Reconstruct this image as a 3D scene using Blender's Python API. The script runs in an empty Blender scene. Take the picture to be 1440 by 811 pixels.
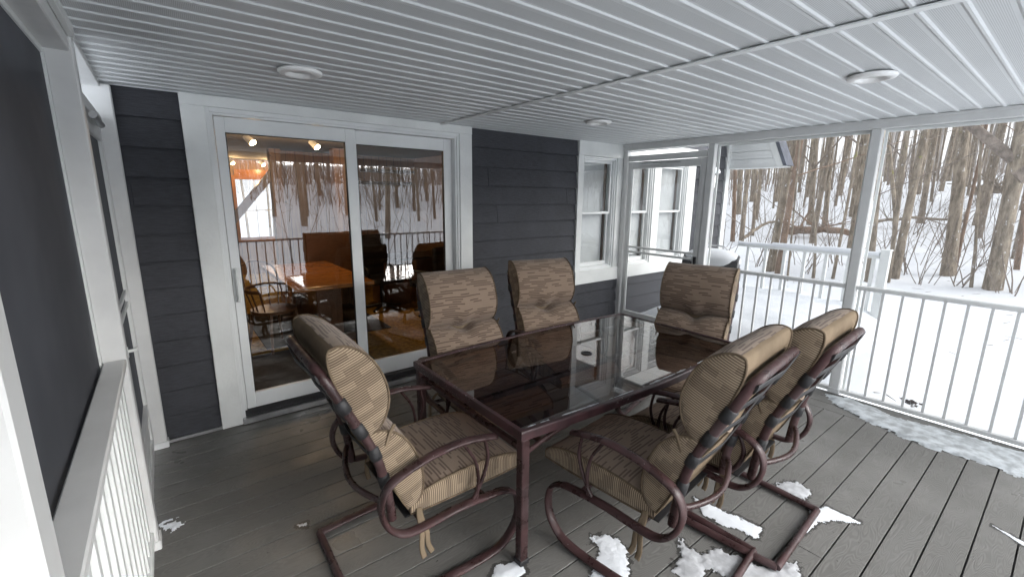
import bpy, math, random
from mathutils import Vector, Matrix, noise
R = math.radians
random.seed(7)
scn = bpy.context.scene
COL = scn.collection
# ------------------------------------------------------------------ camera
FPX, YAW, PIT, ROLL = 624.4, 0.663, 0.205, 0.010
YAW, PIT, ROLL = CAMR = (0.66270, 0.20472, 0.0098)
CP = Vector((0.158, -3.856, 1.786))
fw = Vector((math.sin(YAW)*math.cos(PIT), math.cos(YAW)*math.cos(PIT), -math.sin(PIT)))
rt0 = Vector((math.cos(YAW), -math.sin(YAW), 0)); up0 = rt0.cross(fw)
rt = rt0*math.cos(ROLL)+up0*math.sin(ROLL); up = up0*math.cos(ROLL)-rt0*math.sin(ROLL)
cd = bpy.data.cameras.new('camera'); cam = bpy.data.objects.new('camera', cd); COL.objects.link(cam)
m = Matrix((rt, up, -fw)).transposed().to_4x4(); m.translation = CP
cam.matrix_world = m
cd.sensor_width = 36; cd.lens = FPX/1440*36; cd.clip_end = 2000; cd.clip_start = .02
scn.camera = cam
def ray(px, py): return fw+rt*((px-720)/FPX)+up*((405.5-py)/FPX)
def gp(px, py, z=0.0):
    d = ray(px, py); return CP+d*((z-CP.z)/d.z)
# ------------------------------------------------------------------ helpers
def tag(o, label=None, cat=None, group=None, kind=None):
    if label: o['label'] = label
    if cat: o['category'] = cat
    if group: o['group'] = group
    if kind: o['kind'] = kind
    return o
def empty(name, loc=(0, 0, 0), rz=0, label=None, cat=None, group=None):
    o = bpy.data.objects.new(name, None); COL.objects.link(o); o.location = loc; o.rotation_euler = (0, 0, rz)
    o.empty_display_size = .1
    return tag(o, label, cat, group)
class MB:
    def __init__(s): s.v = []; s.f = []; s.uv = []; s.sm = []
    def add(s, vs, fs, smooth=False, uvs=None):
        n = len(s.v); s.v += [tuple(v) for v in vs]
        for i, f in enumerate(fs):
            s.f.append([n+k for k in f]); s.sm.append(smooth)
            s.uv.append([uvs[k] for k in f] if uvs else [(0, 0)]*len(f))
        return s
    def box(s, a, b):
        x0, y0, z0 = [min(p, q) for p, q in zip(a, b)]; x1, y1, z1 = [max(p, q) for p, q in zip(a, b)]
        return s.add([(x0, y0, z0), (x1, y0, z0), (x1, y1, z0), (x0, y1, z0), (x0, y0, z1), (x1, y0, z1), (x1, y1, z1), (x0, y1, z1)],
                     [(0, 3, 2, 1), (4, 5, 6, 7), (0, 1, 5, 4), (1, 2, 6, 5), (2, 3, 7, 6), (3, 0, 4, 7)])
    def prism(s, pts, axis, a, b):
        """polygon pts (2D) extruded along axis from a to b"""
        def P(p, t):
            return {'x': (t, p[0], p[1]), 'y': (p[0], t, p[1]), 'z': (p[0], p[1], t)}[axis]
        n = len(pts); vs = [P(p, a) for p in pts]+[P(p, b) for p in pts]
        fs = [tuple(range(n))[::-1], tuple(range(n, 2*n))]+[(i, (i+1) % n, n+(i+1) % n, n+i) for i in range(n)]
        return s.add(vs, fs)
    def tube(s, pts, r, sides=10, side=None, r2=None, caps=True, smooth=True):
        """sweep; r number or per-point list; side = fixed lateral axis with r along it, r2 across"""
        pts = [Vector(p) for p in pts]; n = len(pts); rings = []
        prev = None
        for i, p in enumerate(pts):
            t = (pts[min(i+1, n-1)]-pts[max(i-1, 0)]).normalized()
            if side is not None: u = Vector(side)-t*Vector(side).dot(t)
            elif prev is None: u = t.orthogonal()
            else: u = prev-t*prev.dot(t)
            u.normalize(); prev = u; w = t.cross(u)
            ra = r[i] if isinstance(r, (list, tuple)) else r
            rb = ra if r2 is None else r2
            rings.append([p+u*ra*math.cos(2*math.pi*k/sides)+w*rb*math.sin(2*math.pi*k/sides) for k in range(sides)])
        vs = [v for g in rings for v in g]; fs = []
        for i in range(n-1):
            for k in range(sides):
                k2 = (k+1) % sides; fs.append((i*sides+k, i*sides+k2, (i+1)*sides+k2, (i+1)*sides+k))
        s.add(vs, fs, smooth)
        if caps:
            s.add(rings[0], [tuple(range(sides))[::-1]]); s.add(rings[-1], [tuple(range(sides))])
        return s
    def cyl(s, c, r, h, sides=24, r1=None):
        c = Vector(c); r1 = r if r1 is None else r1
        a = [c+Vector((r*math.cos(2*math.pi*k/sides), r*math.sin(2*math.pi*k/sides), 0)) for k in range(sides)]
        b = [c+Vector((r1*math.cos(2*math.pi*k/sides), r1*math.sin(2*math.pi*k/sides), h)) for k in range(sides)]
        s.add(a+b, [(k, (k+1) % sides, sides+(k+1) % sides, sides+k) for k in range(sides)], True)
        s.add(a, [tuple(range(sides))[::-1]]); s.add(b, [tuple(range(sides))]); return s
    def build(s, name, mat, parent=None, bevel=0, segs=1):
        me = bpy.data.meshes.new(name); me.from_pydata(s.v, [], s.f)
        uvl = me.uv_layers.new(name='UVMap'); i = 0
        flat = [c for f in s.uv for uv in f for c in uv]
        uvl.data.foreach_set('uv', flat)
        me.polygons.foreach_set('use_smooth', s.sm)
        if mat: me.materials.append(mat)
        me.update()
        o = bpy.data.objects.new(name, me); COL.objects.link(o)
        if parent: o.parent = parent
        if bevel:
            md = o.modifiers.new('b', 'BEVEL'); md.width = bevel; md.segments = segs; md.limit_method = 'ANGLE'; md.angle_limit = R(50)
        return o
def spline(pts, k=6):
    """Catmull-Rom through points"""
    P = [Vector(p) for p in pts]; out = []
    for i in range(len(P)-1):
        a = P[max(i-1, 0)]; b = P[i]; c = P[i+1]; d = P[min(i+2, len(P)-1)]
        for j in range(k):
            t = j/k
            out.append(.5*((2*b)+(c-a)*t+(2*a-5*b+4*c-d)*t*t+(-a+3*b-3*c+d)*t**3))
    out.append(P[-1]); return out
def bx(name, a, b, mat, parent=None, bevel=.003):
    return MB().box(a, b).build(name, mat, parent, bevel)
def kids(o): return [c for c in COL.objects if c.parent == o]
CH = {}
def copy_tree(o, parent=None):
    c = o.copy(); COL.objects.link(c); c.parent = parent
    for ch in list(o.children): copy_tree(ch, c)
    return c
# ------------------------------------------------------------------ materials
class NT:
    def __init__(s, name):
        s.m = bpy.data.materials.new(name); s.m.use_nodes = True; s.t = s.m.node_tree; s.t.nodes.clear()
        s.out = s.n('ShaderNodeOutputMaterial')
    def n(s, typ, **kw):
        nd = s.t.nodes.new(typ)
        for k, v in kw.items():
            if k.startswith('i_'):
                key = k[2:]; key = int(key) if key.isdigit() else key.replace('_', ' ')
                if hasattr(v, 'links') or isinstance(v, bpy.types.NodeSocket): s.t.links.new(v, nd.inputs[key])
                else: nd.inputs[key].default_value = v
            else: setattr(nd, k, v)
        return nd
    def math(s, op, a, b=0.0, c=None):
        nd = s.t.nodes.new('ShaderNodeMath'); nd.operation = op
        for i, v in enumerate((a, b) if c is None else (a, b, c)):
            if isinstance(v, bpy.types.NodeSocket): s.t.links.new(v, nd.inputs[i])
            else: nd.inputs[i].default_value = v
        return nd.outputs[0]
    def mix(s, f, a, b, mode='MIX'):
        nd = s.t.nodes.new('ShaderNodeMix'); nd.data_type = 'RGBA'; nd.blend_type = mode
        for i, v in ((0, f), (6, a), (7, b)):
            if isinstance(v, bpy.types.NodeSocket): s.t.links.new(v, nd.inputs[i])
            else: nd.inputs[i].default_value = v if i == 0 else (*v, 1) if len(v) == 3 else v
        return nd.outputs[2]
    def coord(s, w='Object'): return s.n('ShaderNodeTexCoord').outputs[w]
    def noise(s, co, scale, detail=4, rough=.55, sc=None):
        if sc is not None:
            mp = s.n('ShaderNodeMapping'); mp.inputs['Scale'].default_value = sc; s.t.links.new(co, mp.inputs[0]); co = mp.outputs[0]
        nd = s.n('ShaderNodeTexNoise'); nd.inputs['Scale'].default_value = scale; nd.inputs['Detail'].default_value = detail; nd.inputs['Roughness'].default_value = rough
        s.t.links.new(co, nd.inputs['Vector']); return nd.outputs[0]
    def ramp(s, f, a, b, smooth=True):
        nd = s.n('ShaderNodeMapRange'); nd.interpolation_type = 'SMOOTHSTEP' if smooth else 'LINEAR'
        nd.inputs[1].default_value = a; nd.inputs[2].default_value = b; s.t.links.new(f, nd.inputs[0]); return nd.outputs[0]
    def bsdf(s, col, rough=.6, bump=None, bstr=.3, bdist=.01, metal=0, spec=.5, **kw):
        b = s.n('ShaderNodeBsdfPrincipled')
        for k, v in (('Base Color', col), ('Roughness', rough), ('Metallic', metal), ('Specular IOR Level', spec)):
            if isinstance(v, bpy.types.NodeSocket): s.t.links.new(v, b.inputs[k])
            else: b.inputs[k].default_value = (*v, 1) if k == 'Base Color' else v
        for k, v in kw.items(): b.inputs[k.replace('_', ' ')].default_value = v
        if bump is not None:
            bp = s.n('ShaderNodeBump'); bp.inputs['Strength'].default_value = bstr; bp.inputs['Distance'].default_value = bdist
            s.t.links.new(bump, bp.inputs['Height']); s.t.links.new(bp.outputs[0], b.inputs['Normal'])
        s.b = b; return b.outputs[0]
    def done(s, sh): s.t.links.new(sh, s.out.inputs[0]); return s.m
    def xyz(s, co):
        nd = s.n('ShaderNodeSeparateXYZ'); s.t.links.new(co, nd.inputs[0]); return nd.outputs
def plain(name, col, rough=.5, var=.12, scale=6, metal=0, spec=.5, bump=.15, bscale=60, **kw):
    t = NT(name); co = t.coord()
    n1 = t.noise(co, scale); dark = tuple(c*(1-var*1.6) for c in col); lite = tuple(min(1, c*(1+var)) for c in col)
    c = t.mix(t.ramp(n1, .3, .7), dark, lite)
    return t.done(t.bsdf(c, rough, t.noise(co, bscale, 3), bump, .003, metal, spec, **kw))
M = {}
M['white'] = plain('white_paint', (.74, .76, .75), .45, .04, 3, bump=.12, bscale=40)
M['trim'] = plain('white_trim', (.76, .78, .77), .5, .05, 2.5, bump=.5, bscale=55)
M['post'] = plain('aluminium_white', (.66, .665, .66), .42, .04, 5, bump=.05)
M['vinyl'] = plain('white_vinyl', (.78, .80, .80), .35, .03, 3, bump=.04)
M['ring'] = plain('lit_ring_white', (.9, .9, .89), .35, .02, 3, bump=.02)  # vinyl white made lighter: light caught from below is in the colour
M['black'] = plain('black_plastic', (.012, .012, .014), .45, .2, 8)
M['rubber'] = plain('black_rubber', (.018, .018, .02), .6, .3, 20, bump=.4)
M['chrome'] = plain('grey_metal', (.55, .56, .57), .3, .08, 8, metal=.9)
M['lampglass'] = plain('lamp_diffuser', (.78, .78, .76), .4, .03, 8)
M['orange_wood'] = None
def siding(name, col):
    t = NT(name); co = t.coord()
    g = t.noise(co, 14, 6, .65, (1, 1, 9)); n2 = t.noise(co, 2.2, 3)
    c = t.mix(t.ramp(g, .3, .75), tuple(x*.68 for x in col), tuple(x*1.35 for x in col))
    c = t.mix(t.ramp(n2, .35, .7), c, t.mix(.5, c, tuple(x*1.5 for x in col)))
    return t.done(t.bsdf(c, .62, g, .6, .008, 0, .35))
M['siding'] = siding('dark_siding', (.043, .045, .053))
# deck composite
def deckmat():
    t = NT('grey_composite_decking'); co = t.coord(); x = t.xyz(co)
    row = t.math('FLOOR', t.math('DIVIDE', x[1], .1505))
    wn = t.n('ShaderNodeTexWhiteNoise', noise_dimensions='1D'); t.t.links.new(row, wn.inputs['W'])
    cmb = t.n('ShaderNodeCombineXYZ'); t.t.links.new(t.math('ADD', x[0], t.math('MULTIPLY', wn.outputs[0], 17.)), cmb.inputs[0]); t.t.links.new(x[1], cmb.inputs[1]); t.t.links.new(t.math('MULTIPLY', row, 3.1), cmb.inputs[2])
    base = t.noise(cmb.outputs[0], 1.7, 2, .5, (1, 5, 1))
    rings = t.math('SINE', t.math('MULTIPLY', t.math('ADD', base, t.math('MULTIPLY', x[1], 0.)), 230.))
    f = t.ramp(rings, -.6, 1.)
    fine = t.noise(co, 260, 3)
    blot = t.noise(co, 1.5, 4)
    c = t.mix(f, (.138, .135, .127), (.168, .165, .156))
    c = t.mix(t.math('MULTIPLY', wn.outputs[0], .5), c, (.128, .124, .116))
    c = t.mix(t.math('MULTIPLY', t.ramp(blot, .42, .72), .5), c, (.205, .20, .19))
    sp = t.noise(co, 38, 2); c = t.mix(t.ramp(sp, .73, .76), c, (.04, .036, .03))
    h = t.math('ADD', t.math('MULTIPLY', f, .6), t.math('MULTIPLY', fine, .4))
    return t.done(t.bsdf(c, t.ramp(blot, .9, .2), h, .35, .002, 0, .45))
M['deck'] = deckmat()
bpy.data.materials['grey_composite_decking'].node_tree.nodes
def tube_mat():
    t = NT('maroon_painted_metal'); co = t.coord(); n = t.noise(co, 9, 5, .6); n2 = t.noise(co, 60, 5, .7); n3 = t.noise(co, 5, 2)
    c = t.mix(t.ramp(n, .35, .7), (.032, .017, .017), (.062, .030, .031))
    c = t.mix(t.math('MULTIPLY', t.ramp(n3, .5, .7), .5), c, (.085, .06, .062))
    c = t.mix(t.ramp(n2, .695, .715), c, (.42, .40, .40))
    return t.done(t.bsdf(c, t.ramp(n, .2, .9), n2, .5, .003, .0, .35))
M['tube'] = tube_mat()
def rim_mat():
    t = NT('chipped_maroon_rim'); co = t.coord(); n = t.noise(co, 7, 5, .6); n2 = t.noise(co, 90, 6, .75); n3 = t.noise(co, 3.5, 2)
    c = t.mix(t.ramp(n, .35, .7), (.035, .018, .02), (.075, .034, .038))
    c = t.mix(t.math('MULTIPLY', t.ramp(n2, .60, .64), t.ramp(n3, .5, .56)), c, (.55, .54, .55))
    return t.done(t.bsdf(c, .4, n2, .25, .002, 0, .5))
M['rim'] = rim_mat()
def fabric(name, base, dark, lite, dens, blk=.072, rowh=.0165, litef=.12, nl=1, bgl=.0, fill=.0):
    t = NT(name); uv = t.coord('UV'); x = t.xyz(uv)
    wob = t.math('MULTIPLY', t.math('SUBTRACT', t.noise(uv, 6, 1), .5), .003)
    v = t.math('ADD', x[1], wob); u = x[0]
    row = t.math('FLOOR', t.math('DIVIDE', v, rowh))
    w1 = t.n('ShaderNodeTexWhiteNoise', noise_dimensions='1D'); t.t.links.new(row, w1.inputs['W'])
    uu = t.math('DIVIDE', t.math('ADD', u, t.math('MULTIPLY', w1.outputs[0], .31)), blk)
    cell = t.math('FLOOR', uu)
    cb = t.n('ShaderNodeCombineXYZ'); t.t.links.new(cell, cb.inputs[0]); t.t.links.new(row, cb.inputs[1])
    w2 = t.n('ShaderNodeTexWhiteNoise', noise_dimensions='2D'); t.t.links.new(cb.outputs[0], w2.inputs['Vector'])
    fr = t.math('FRACT', t.math('DIVIDE', v, rowh/nl))
    line = t.math('LESS_THAN', fr, .52)
    lite_l = t.math('GREATER_THAN', fr, .72)
    isd = t.math('LESS_THAN', w2.outputs[0], dens)
    weave = t.noise(uv, 900, 2); cl = t.noise(uv, 14, 3)
    c = t.mix(t.math('MULTIPLY', lite_l, litef), base, lite)
    c = t.mix(t.math('MULTIPLY', isd, t.math('ADD', t.math('MULTIPLY', line, .80-fill), fill)), c, dark)
    c = t.mix(t.math('MULTIPLY', line, t.math('MULTIPLY', t.math('SUBTRACT', 1., isd), bgl)), c, dark)
    c = t.mix(t.ramp(cl, .3, .75), c, t.mix(.07, c, (.06, .045, .035)))
    c = t.mix(t.math('MULTIPLY', weave, .25), c, tuple(b*.6 for b in base))
    return t.done(t.bsdf(c, .9, weave, .5, .002, 0, .15, Sheen_Weight=.15))
M['fab'] = fabric('striped_cushion_fabric', (.265, .198, .150), (.075, .045, .034), (.33, .26, .19), .52)
M['fab_side'] = fabric('striped_boxing_fabric', (.255, .190, .130), (.052, .033, .024), (.52, .43, .31), .42, .085, .030, .75, 3, .55, .30)
M['tan'] = plain('tan_backing_cloth', (.19, .145, .10), .9, .12, 5, spec=.1, bump=.6, bscale=300)
M['pipe'] = plain('piping_cord', (.14, .105, .072), .9, .2, 30, spec=.1, bump=.5, bscale=200)
def glass(name, tint, base, rough=0.0, pw=5, gcol=(1, 1, 1)):
    t = NT(name); lw = t.n('ShaderNodeLayerWeight'); lw.inputs[0].default_value = .5
    f = t.math('ADD', t.math('MULTIPLY', t.math('POWER', lw.outputs['Facing'], pw), 1-base), base)
    tr = t.n('ShaderNodeBsdfTransparent'); tr.inputs[0].default_value = (*tint, 1)
    gl = t.n('ShaderNodeBsdfGlossy'); gl.inputs['Roughness'].default_value = rough; gl.inputs[0].default_value = (*gcol, 1)
    mx = t.n('ShaderNodeMixShader'); t.t.links.new(f, mx.inputs[0]); t.t.links.new(tr.outputs[0], mx.inputs[1]); t.t.links.new(gl.outputs[0], mx.inputs[2])
    return t.done(mx.outputs[0])
M['pane'] = glass('window_pane', (.82, .84, .85), .115)
M['tglass'] = glass('smoked_table_glass', (.38, .27, .215), .13)
def screen(name, op, col):
    t = NT(name); tr = t.n('ShaderNodeBsdfTransparent'); n = t.noise(t.coord(), 1.3, 3)
    sh = t.bsdf(t.mix(t.ramp(n, .3, .7), tuple(c*.8 for c in col), tuple(c*1.35 for c in col)), .8, spec=.2)
    mx = t.n('ShaderNodeMixShader'); mx.inputs[0].default_value = op
    t.t.links.new(tr.outputs[0], mx.inputs[1]); t.t.links.new(sh, mx.inputs[2]); return t.done(mx.outputs[0])
M['screen'] = screen('fine_insect_screen', .56, (.10, .10, .10))
M['grazing_mesh'] = screen('grazing_dark_screen', .985, (.066, .069, .080))  # insect screen again, its grazing-view darkness put into colour and opacity
def soffit():
    t = NT('perforated_white_soffit'); co = t.coord(); x = t.xyz(co)
    k = 2*math.pi/.0085
    a = t.math('SINE', t.math('MULTIPLY', t.math('ADD', x[0], x[1]), k*.7)); b = t.math('SINE', t.math('MULTIPLY', t.math('SUBTRACT', x[0], x[1]), k*.7))
    d = t.ramp(t.math('MULTIPLY', a, b), .0, .35)
    fy = t.math('FRACT', t.math('DIVIDE', x[1], .1195))
    band = t.math('MULTIPLY', t.math('GREATER_THAN', fy, .12), t.math('LESS_THAN', fy, .70))
    n = t.noise(co, .8, 3)
    c = t.mix(t.ramp(n, .3, .7), (.66, .68, .69), (.72, .74, .75))
    c = t.mix(t.math('MULTIPLY', t.math('MULTIPLY', d, band), .52), c, (.20, .205, .21))
    return t.done(t.bsdf(c, .42, d, .2, .001, 0, .4))
M['soffit'] = soffit()
def snow(name, col=(.86, .885, .92), sc=3, b=.3):
    t = NT(name); co = t.coord(); n = t.noise(co, sc, 5); n2 = t.noise(co, 120, 3)
    c = t.mix(t.ramp(n, .3, .7), tuple(x*.96 for x in col), col)
    h = t.math('ADD', n, t.math('MULTIPLY', n2, .08))
    return t.done(t.bsdf(c, .85, h, b, .05, 0, .2, Subsurface_Weight=0))
M['snow'] = snow('snow', (.78, .81, .85))
M['icy'] = plain('icy_snow', (.50, .53, .55), .3, .25, 14, bump=.7, bscale=35)
M['thin_snow'] = plain('trodden_snow', (.50, .51, .53), .7, .12, 22, bump=.4, bscale=60)
def bark(name, a, b, lich, fleck):
    t = NT(name); co = t.coord('Object'); g = t.noise(co, 16, 6, .7, (1, 1, .22)); n = t.noise(co, 2.3, 4); s = t.noise(co, 15, 4, .75, (1, 1, .45)); l = t.noise(co, 5.5, 3)
    c = t.mix(t.ramp(g, .32, .68), a, b)
    c = t.mix(t.math('MULTIPLY', t.ramp(n, .45, .7), .6), c, tuple(x*1.35 for x in b))
    c = t.mix(t.ramp(l, lich, lich+.03), c, (.26, .25, .10))
    c = t.mix(t.ramp(s, fleck, fleck+.02), c, (.8, .82, .85))
    return t.done(t.bsdf(c, .9, g, .8, .02, 0, .15))
M['bark'] = bark('grey_brown_bark', (.13, .108, .086), (.34, .29, .23), .68, .645)
M['bark_red'] = bark('reddish_bark', (.13, .095, .072), (.29, .21, .16), .9, .66)
M['bark_dark'] = bark('dark_bark', (.12, .10, .082), (.30, .255, .205), .75, .64)
M['twig'] = plain('twig_bark', (.24, .20, .17), .9, .25, 9)
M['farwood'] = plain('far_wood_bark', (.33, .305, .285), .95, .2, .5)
def wood(name, a, b, scv=(6, .6, 1), rough=.4, plank=None):
    t = NT(name); co = t.coord(); g = t.noise(co, 5, 5, .65, scv); n = t.noise(co, 1.2, 2)
    c = t.mix(t.ramp(g, .3, .7), a, b)
    if plank:
        x = t.xyz(co); fr = t.math('FRACT', t.math('DIVIDE', x[0], plank)); c = t.mix(t.math('LESS_THAN', fr, .05), c, tuple(v*.25 for v in a))
        kn = t.noise(co, 7, 2); c = t.mix(t.ramp(kn, .72, .76), c, tuple(v*.3 for v in a))
    return t.done(t.bsdf(c, rough, g, .15, .003, 0, .5))
M['pine'] = wood('pine_planks', (.21, .11, .055), (.30, .17, .085), (6, 1, .5), .5, .14)
M['owood'] = wood('orange_timber', (.30, .11, .025), (.42, .17, .04), (1, 6, 1), .25)
M['dwood'] = wood('dark_timber', (.10, .045, .02), (.16, .075, .035), (1, 6, 1), .3)
M['jamb'] = wood('window_jamb_wood', (.16, .09, .045), (.24, .14, .075), (6, 6, .6), .4)
M['carpet'] = plain('ochre_carpet', (.40, .235, .055), .95, .25, 25, spec=.05, bump=.9, bscale=200)
M['mat'] = plain('dark_floor_tone', (.05, .042, .036), .9, .2, 10, spec=.1)
M['leather'] = plain('black_leather', (.015, .013, .012), .3, .2, 6)
M['roomceil'] = plain('grey_room_ceiling', (.16, .155, .165), .8, .05, 2)
M['roomwall'] = plain('room_wall', (.25, .22, .20), .8, .08, 2)
M['blind'] = plain('pale_blind_slats', (.8, .81, .8), .5, .05, 4)
M['roof'] = plain('slate_roof_edge', (.10, .11, .14), .7, .2, 8)
M['grillmetal'] = plain('dark_grill_enamel', (.03, .03, .033), .35, .2, 6)
M['dirt'] = plain('dead_leaf', (.05, .03, .028), .9, .3, 30)
def emis(name, col, st):
    t = NT(name); e = t.n('ShaderNodeEmission'); e.inputs[0].default_value = (*col, 1); e.inputs[1].default_value = st; return t.done(e.outputs[0])
M['bulb'] = emis('warm_bulb', (1, .72, .35), 12)

# ------------------------------------------------------------------ world dimensions
L = 4.953; H = 2.44; YF = -4.56; XW = -.05
# ------------------------------------------------------------------ deck
mb = MB(); P = .1505; y = -.003
while y > YF-.2:
    y0 = y-P+.008
    jx = [3.35, 1.9, 4.0, 2.6][int(-y/P*7) % 4]; segs = [(XW-.11, 4.515)]
    if int(-y/P) in (12, 21, 27): segs = [(XW-.11, jx), (jx+.004, 4.515)]
    for a, b in segs: mb.box((a, y0, -.03), (b, y, 0))
    y -= P
for k in range(3):
    x = 4.52+k*P; mb.box((x, YF-.2, -.03), (x+P-.006, -.003, 0))
tag(mb.build('deck', M['deck'], None, .001), kind='structure')
tag(bx('deck_base', (XW-.12, YF-.2, -.30), (L+.05, .0, -.035), M['black'], None, 0), kind='structure')
# ------------------------------------------------------------------ ceiling of soffit panels
SP = .1195
def soffit_profile():
    pr = []
    y = -3.359+0.003; ys = []
    yy = y
    while yy > YF-.1: yy -= SP
    while yy < 0:
        ys.append(yy); yy += SP
    pts = [(YF-.05, H)]
    for q in ys:
        for dy, dz in ((-.016, 0), (-.009, -.0055), (.000, -.0058), (.010, 0)):
            if YF-.05 < q+dy < -.001: pts.append((q+dy, H+dz))
    pts.append((0, H)); return pts
pts = soffit_profile(); mb = MB()
for xa, xb in ((XW-.1, 2.292), (2.312, L+.04)):
    vs = [(xa, p[0], p[1]) for p in pts]+[(xb, p[0], p[1]) for p in pts]; n = len(pts)
    mb.add(vs, [(i, i+1, n+i+1, n+i) for i in range(n-1)])
ce = mb.build('ceiling', M['soffit']); tag(ce, kind='structure')
# shift object-space so the perforation bands sit on the flats
hch = MB().box((2.28, YF, H-.014), (2.324, -.001, H-.006)).build('ceiling_channel', M['vinyl'], None, .002); tag(hch, kind='structure')
tag(bx('porch_roof', (-.7, YF-.6, H+.02), (L+.45, -.001, H+.16), M['vinyl'], None, 0), kind='structure')
# recessed lights
def downlight(x, y, label):
    t = empty('ceiling_light', (x, y, H-.004), 0, label, 'ceiling light', 'recessed ceiling lights in the porch soffit')
    mb = MB(); n = 40
    prof = [(.060, .012), (.066, -.016), (.078, -.026), (.104, -.020), (.112, -.012), (.110, -.004)]
    vs = [(r*math.cos(2*math.pi*k/n), r*math.sin(2*math.pi*k/n), z) for r, z in prof for k in range(n)]
    fs = [(i*n+k, i*n+(k+1) % n, (i+1)*n+(k+1) % n, (i+1)*n+k) for i in range(len(prof)-1) for k in range(n)]
    mb.add(vs, fs, True).build('trim_ring', M['ring'], t)
    d = MB(); vs = [(0, 0, .004)]+[(.064*math.cos(2*math.pi*k/n), .064*math.sin(2*math.pi*k/n), -.004) for k in range(n)]
    d.add(vs, [(0, 1+(k+1) % n, 1+k) for k in range(n)], True).build('diffuser', M['lampglass'], t)
    return t
downlight(.834, -1.118, 'round white ceiling light above the sliding glass door')
downlight(3.236, -3.018, 'round white ceiling light nearest the snowy woods, above the two near-side chairs')
downlight(3.276, -1.072, 'small-looking round white ceiling light near the dark wall beside the windows')
# ------------------------------------------------------------------ house wall + trim + door + windows
house = empty('house', (0, 0, 0), 0, 'dark grey lap-sided house wall with white trim, sliding door and three sash windows', 'house')
PITCH = .187; Z0 = 2.252
def lap_wall(segs, name='siding_wall'):
    mb = MB()
    for xa, xb, za, zb in segs:
        z = Z0-PITCH*20
        while z < zb:
            a = max(z, za); b = min(z+PITCH, zb)
            if b > a:
                ya = -.010+.020*(a-z)/PITCH; yb = -.010+.020*(b-z)/PITCH
                a2 = min(a+.010, b) if a > za+.001 else a
                xj = xa+(xb-xa)*((math.sin(z*53.7+xa*9)*.5+.5)*.8+.1)
                cuts = [(xa, xj-.0015), (xj+.0015, xb)] if xb-xa > 1 and int(z*50) % 3 == 0 else [(xa, xb)]
                for ca, cb_ in cuts: mb.prism([(ya, a2), (.06, a2), (.06, b), (yb, b)], 'x', ca, cb_)
                if len(cuts) > 1: mb.prism([(.02, a2), (.06, a2), (.06, b), (.02, b)], 'x', xj-.0015, xj+.0015)
                if a2 > a: mb.prism([(.018, a), (.06, a), (.06, a2), (.018, a2)], 'x', xa+.001, xb-.001)
            z += PITCH
    return mb.build(name, M['siding'], house)
for sg_ in ((-1.6, .333, .03, H+.4), (2.633, 4.138, .03, H+.02), (4.138, 6.716, .0, .705), (6.716, 7.64, -.4, 2.9), (4.98, 6.716, 2.50, 2.9)): lap_wall([sg_])
bx('base_flashing', (-.05, -.022, 0.004), (.33, 0, .028), M['chrome'], house)
bx('base_flashing', (2.64, -.022, 0.004), (4.95, 0, .028), M['chrome'], house)
# door trim
t = M['trim']
bx('door_trim', (.333, -.026, .004), (.472, .05, 2.366), t, house)
bx('door_trim', (2.492, -.026, .004), (2.633, .05, 2.366), t, house)
bx('door_trim', (.333, -.030, 2.366), (2.633, .05, H-.001), t, house)
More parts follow.
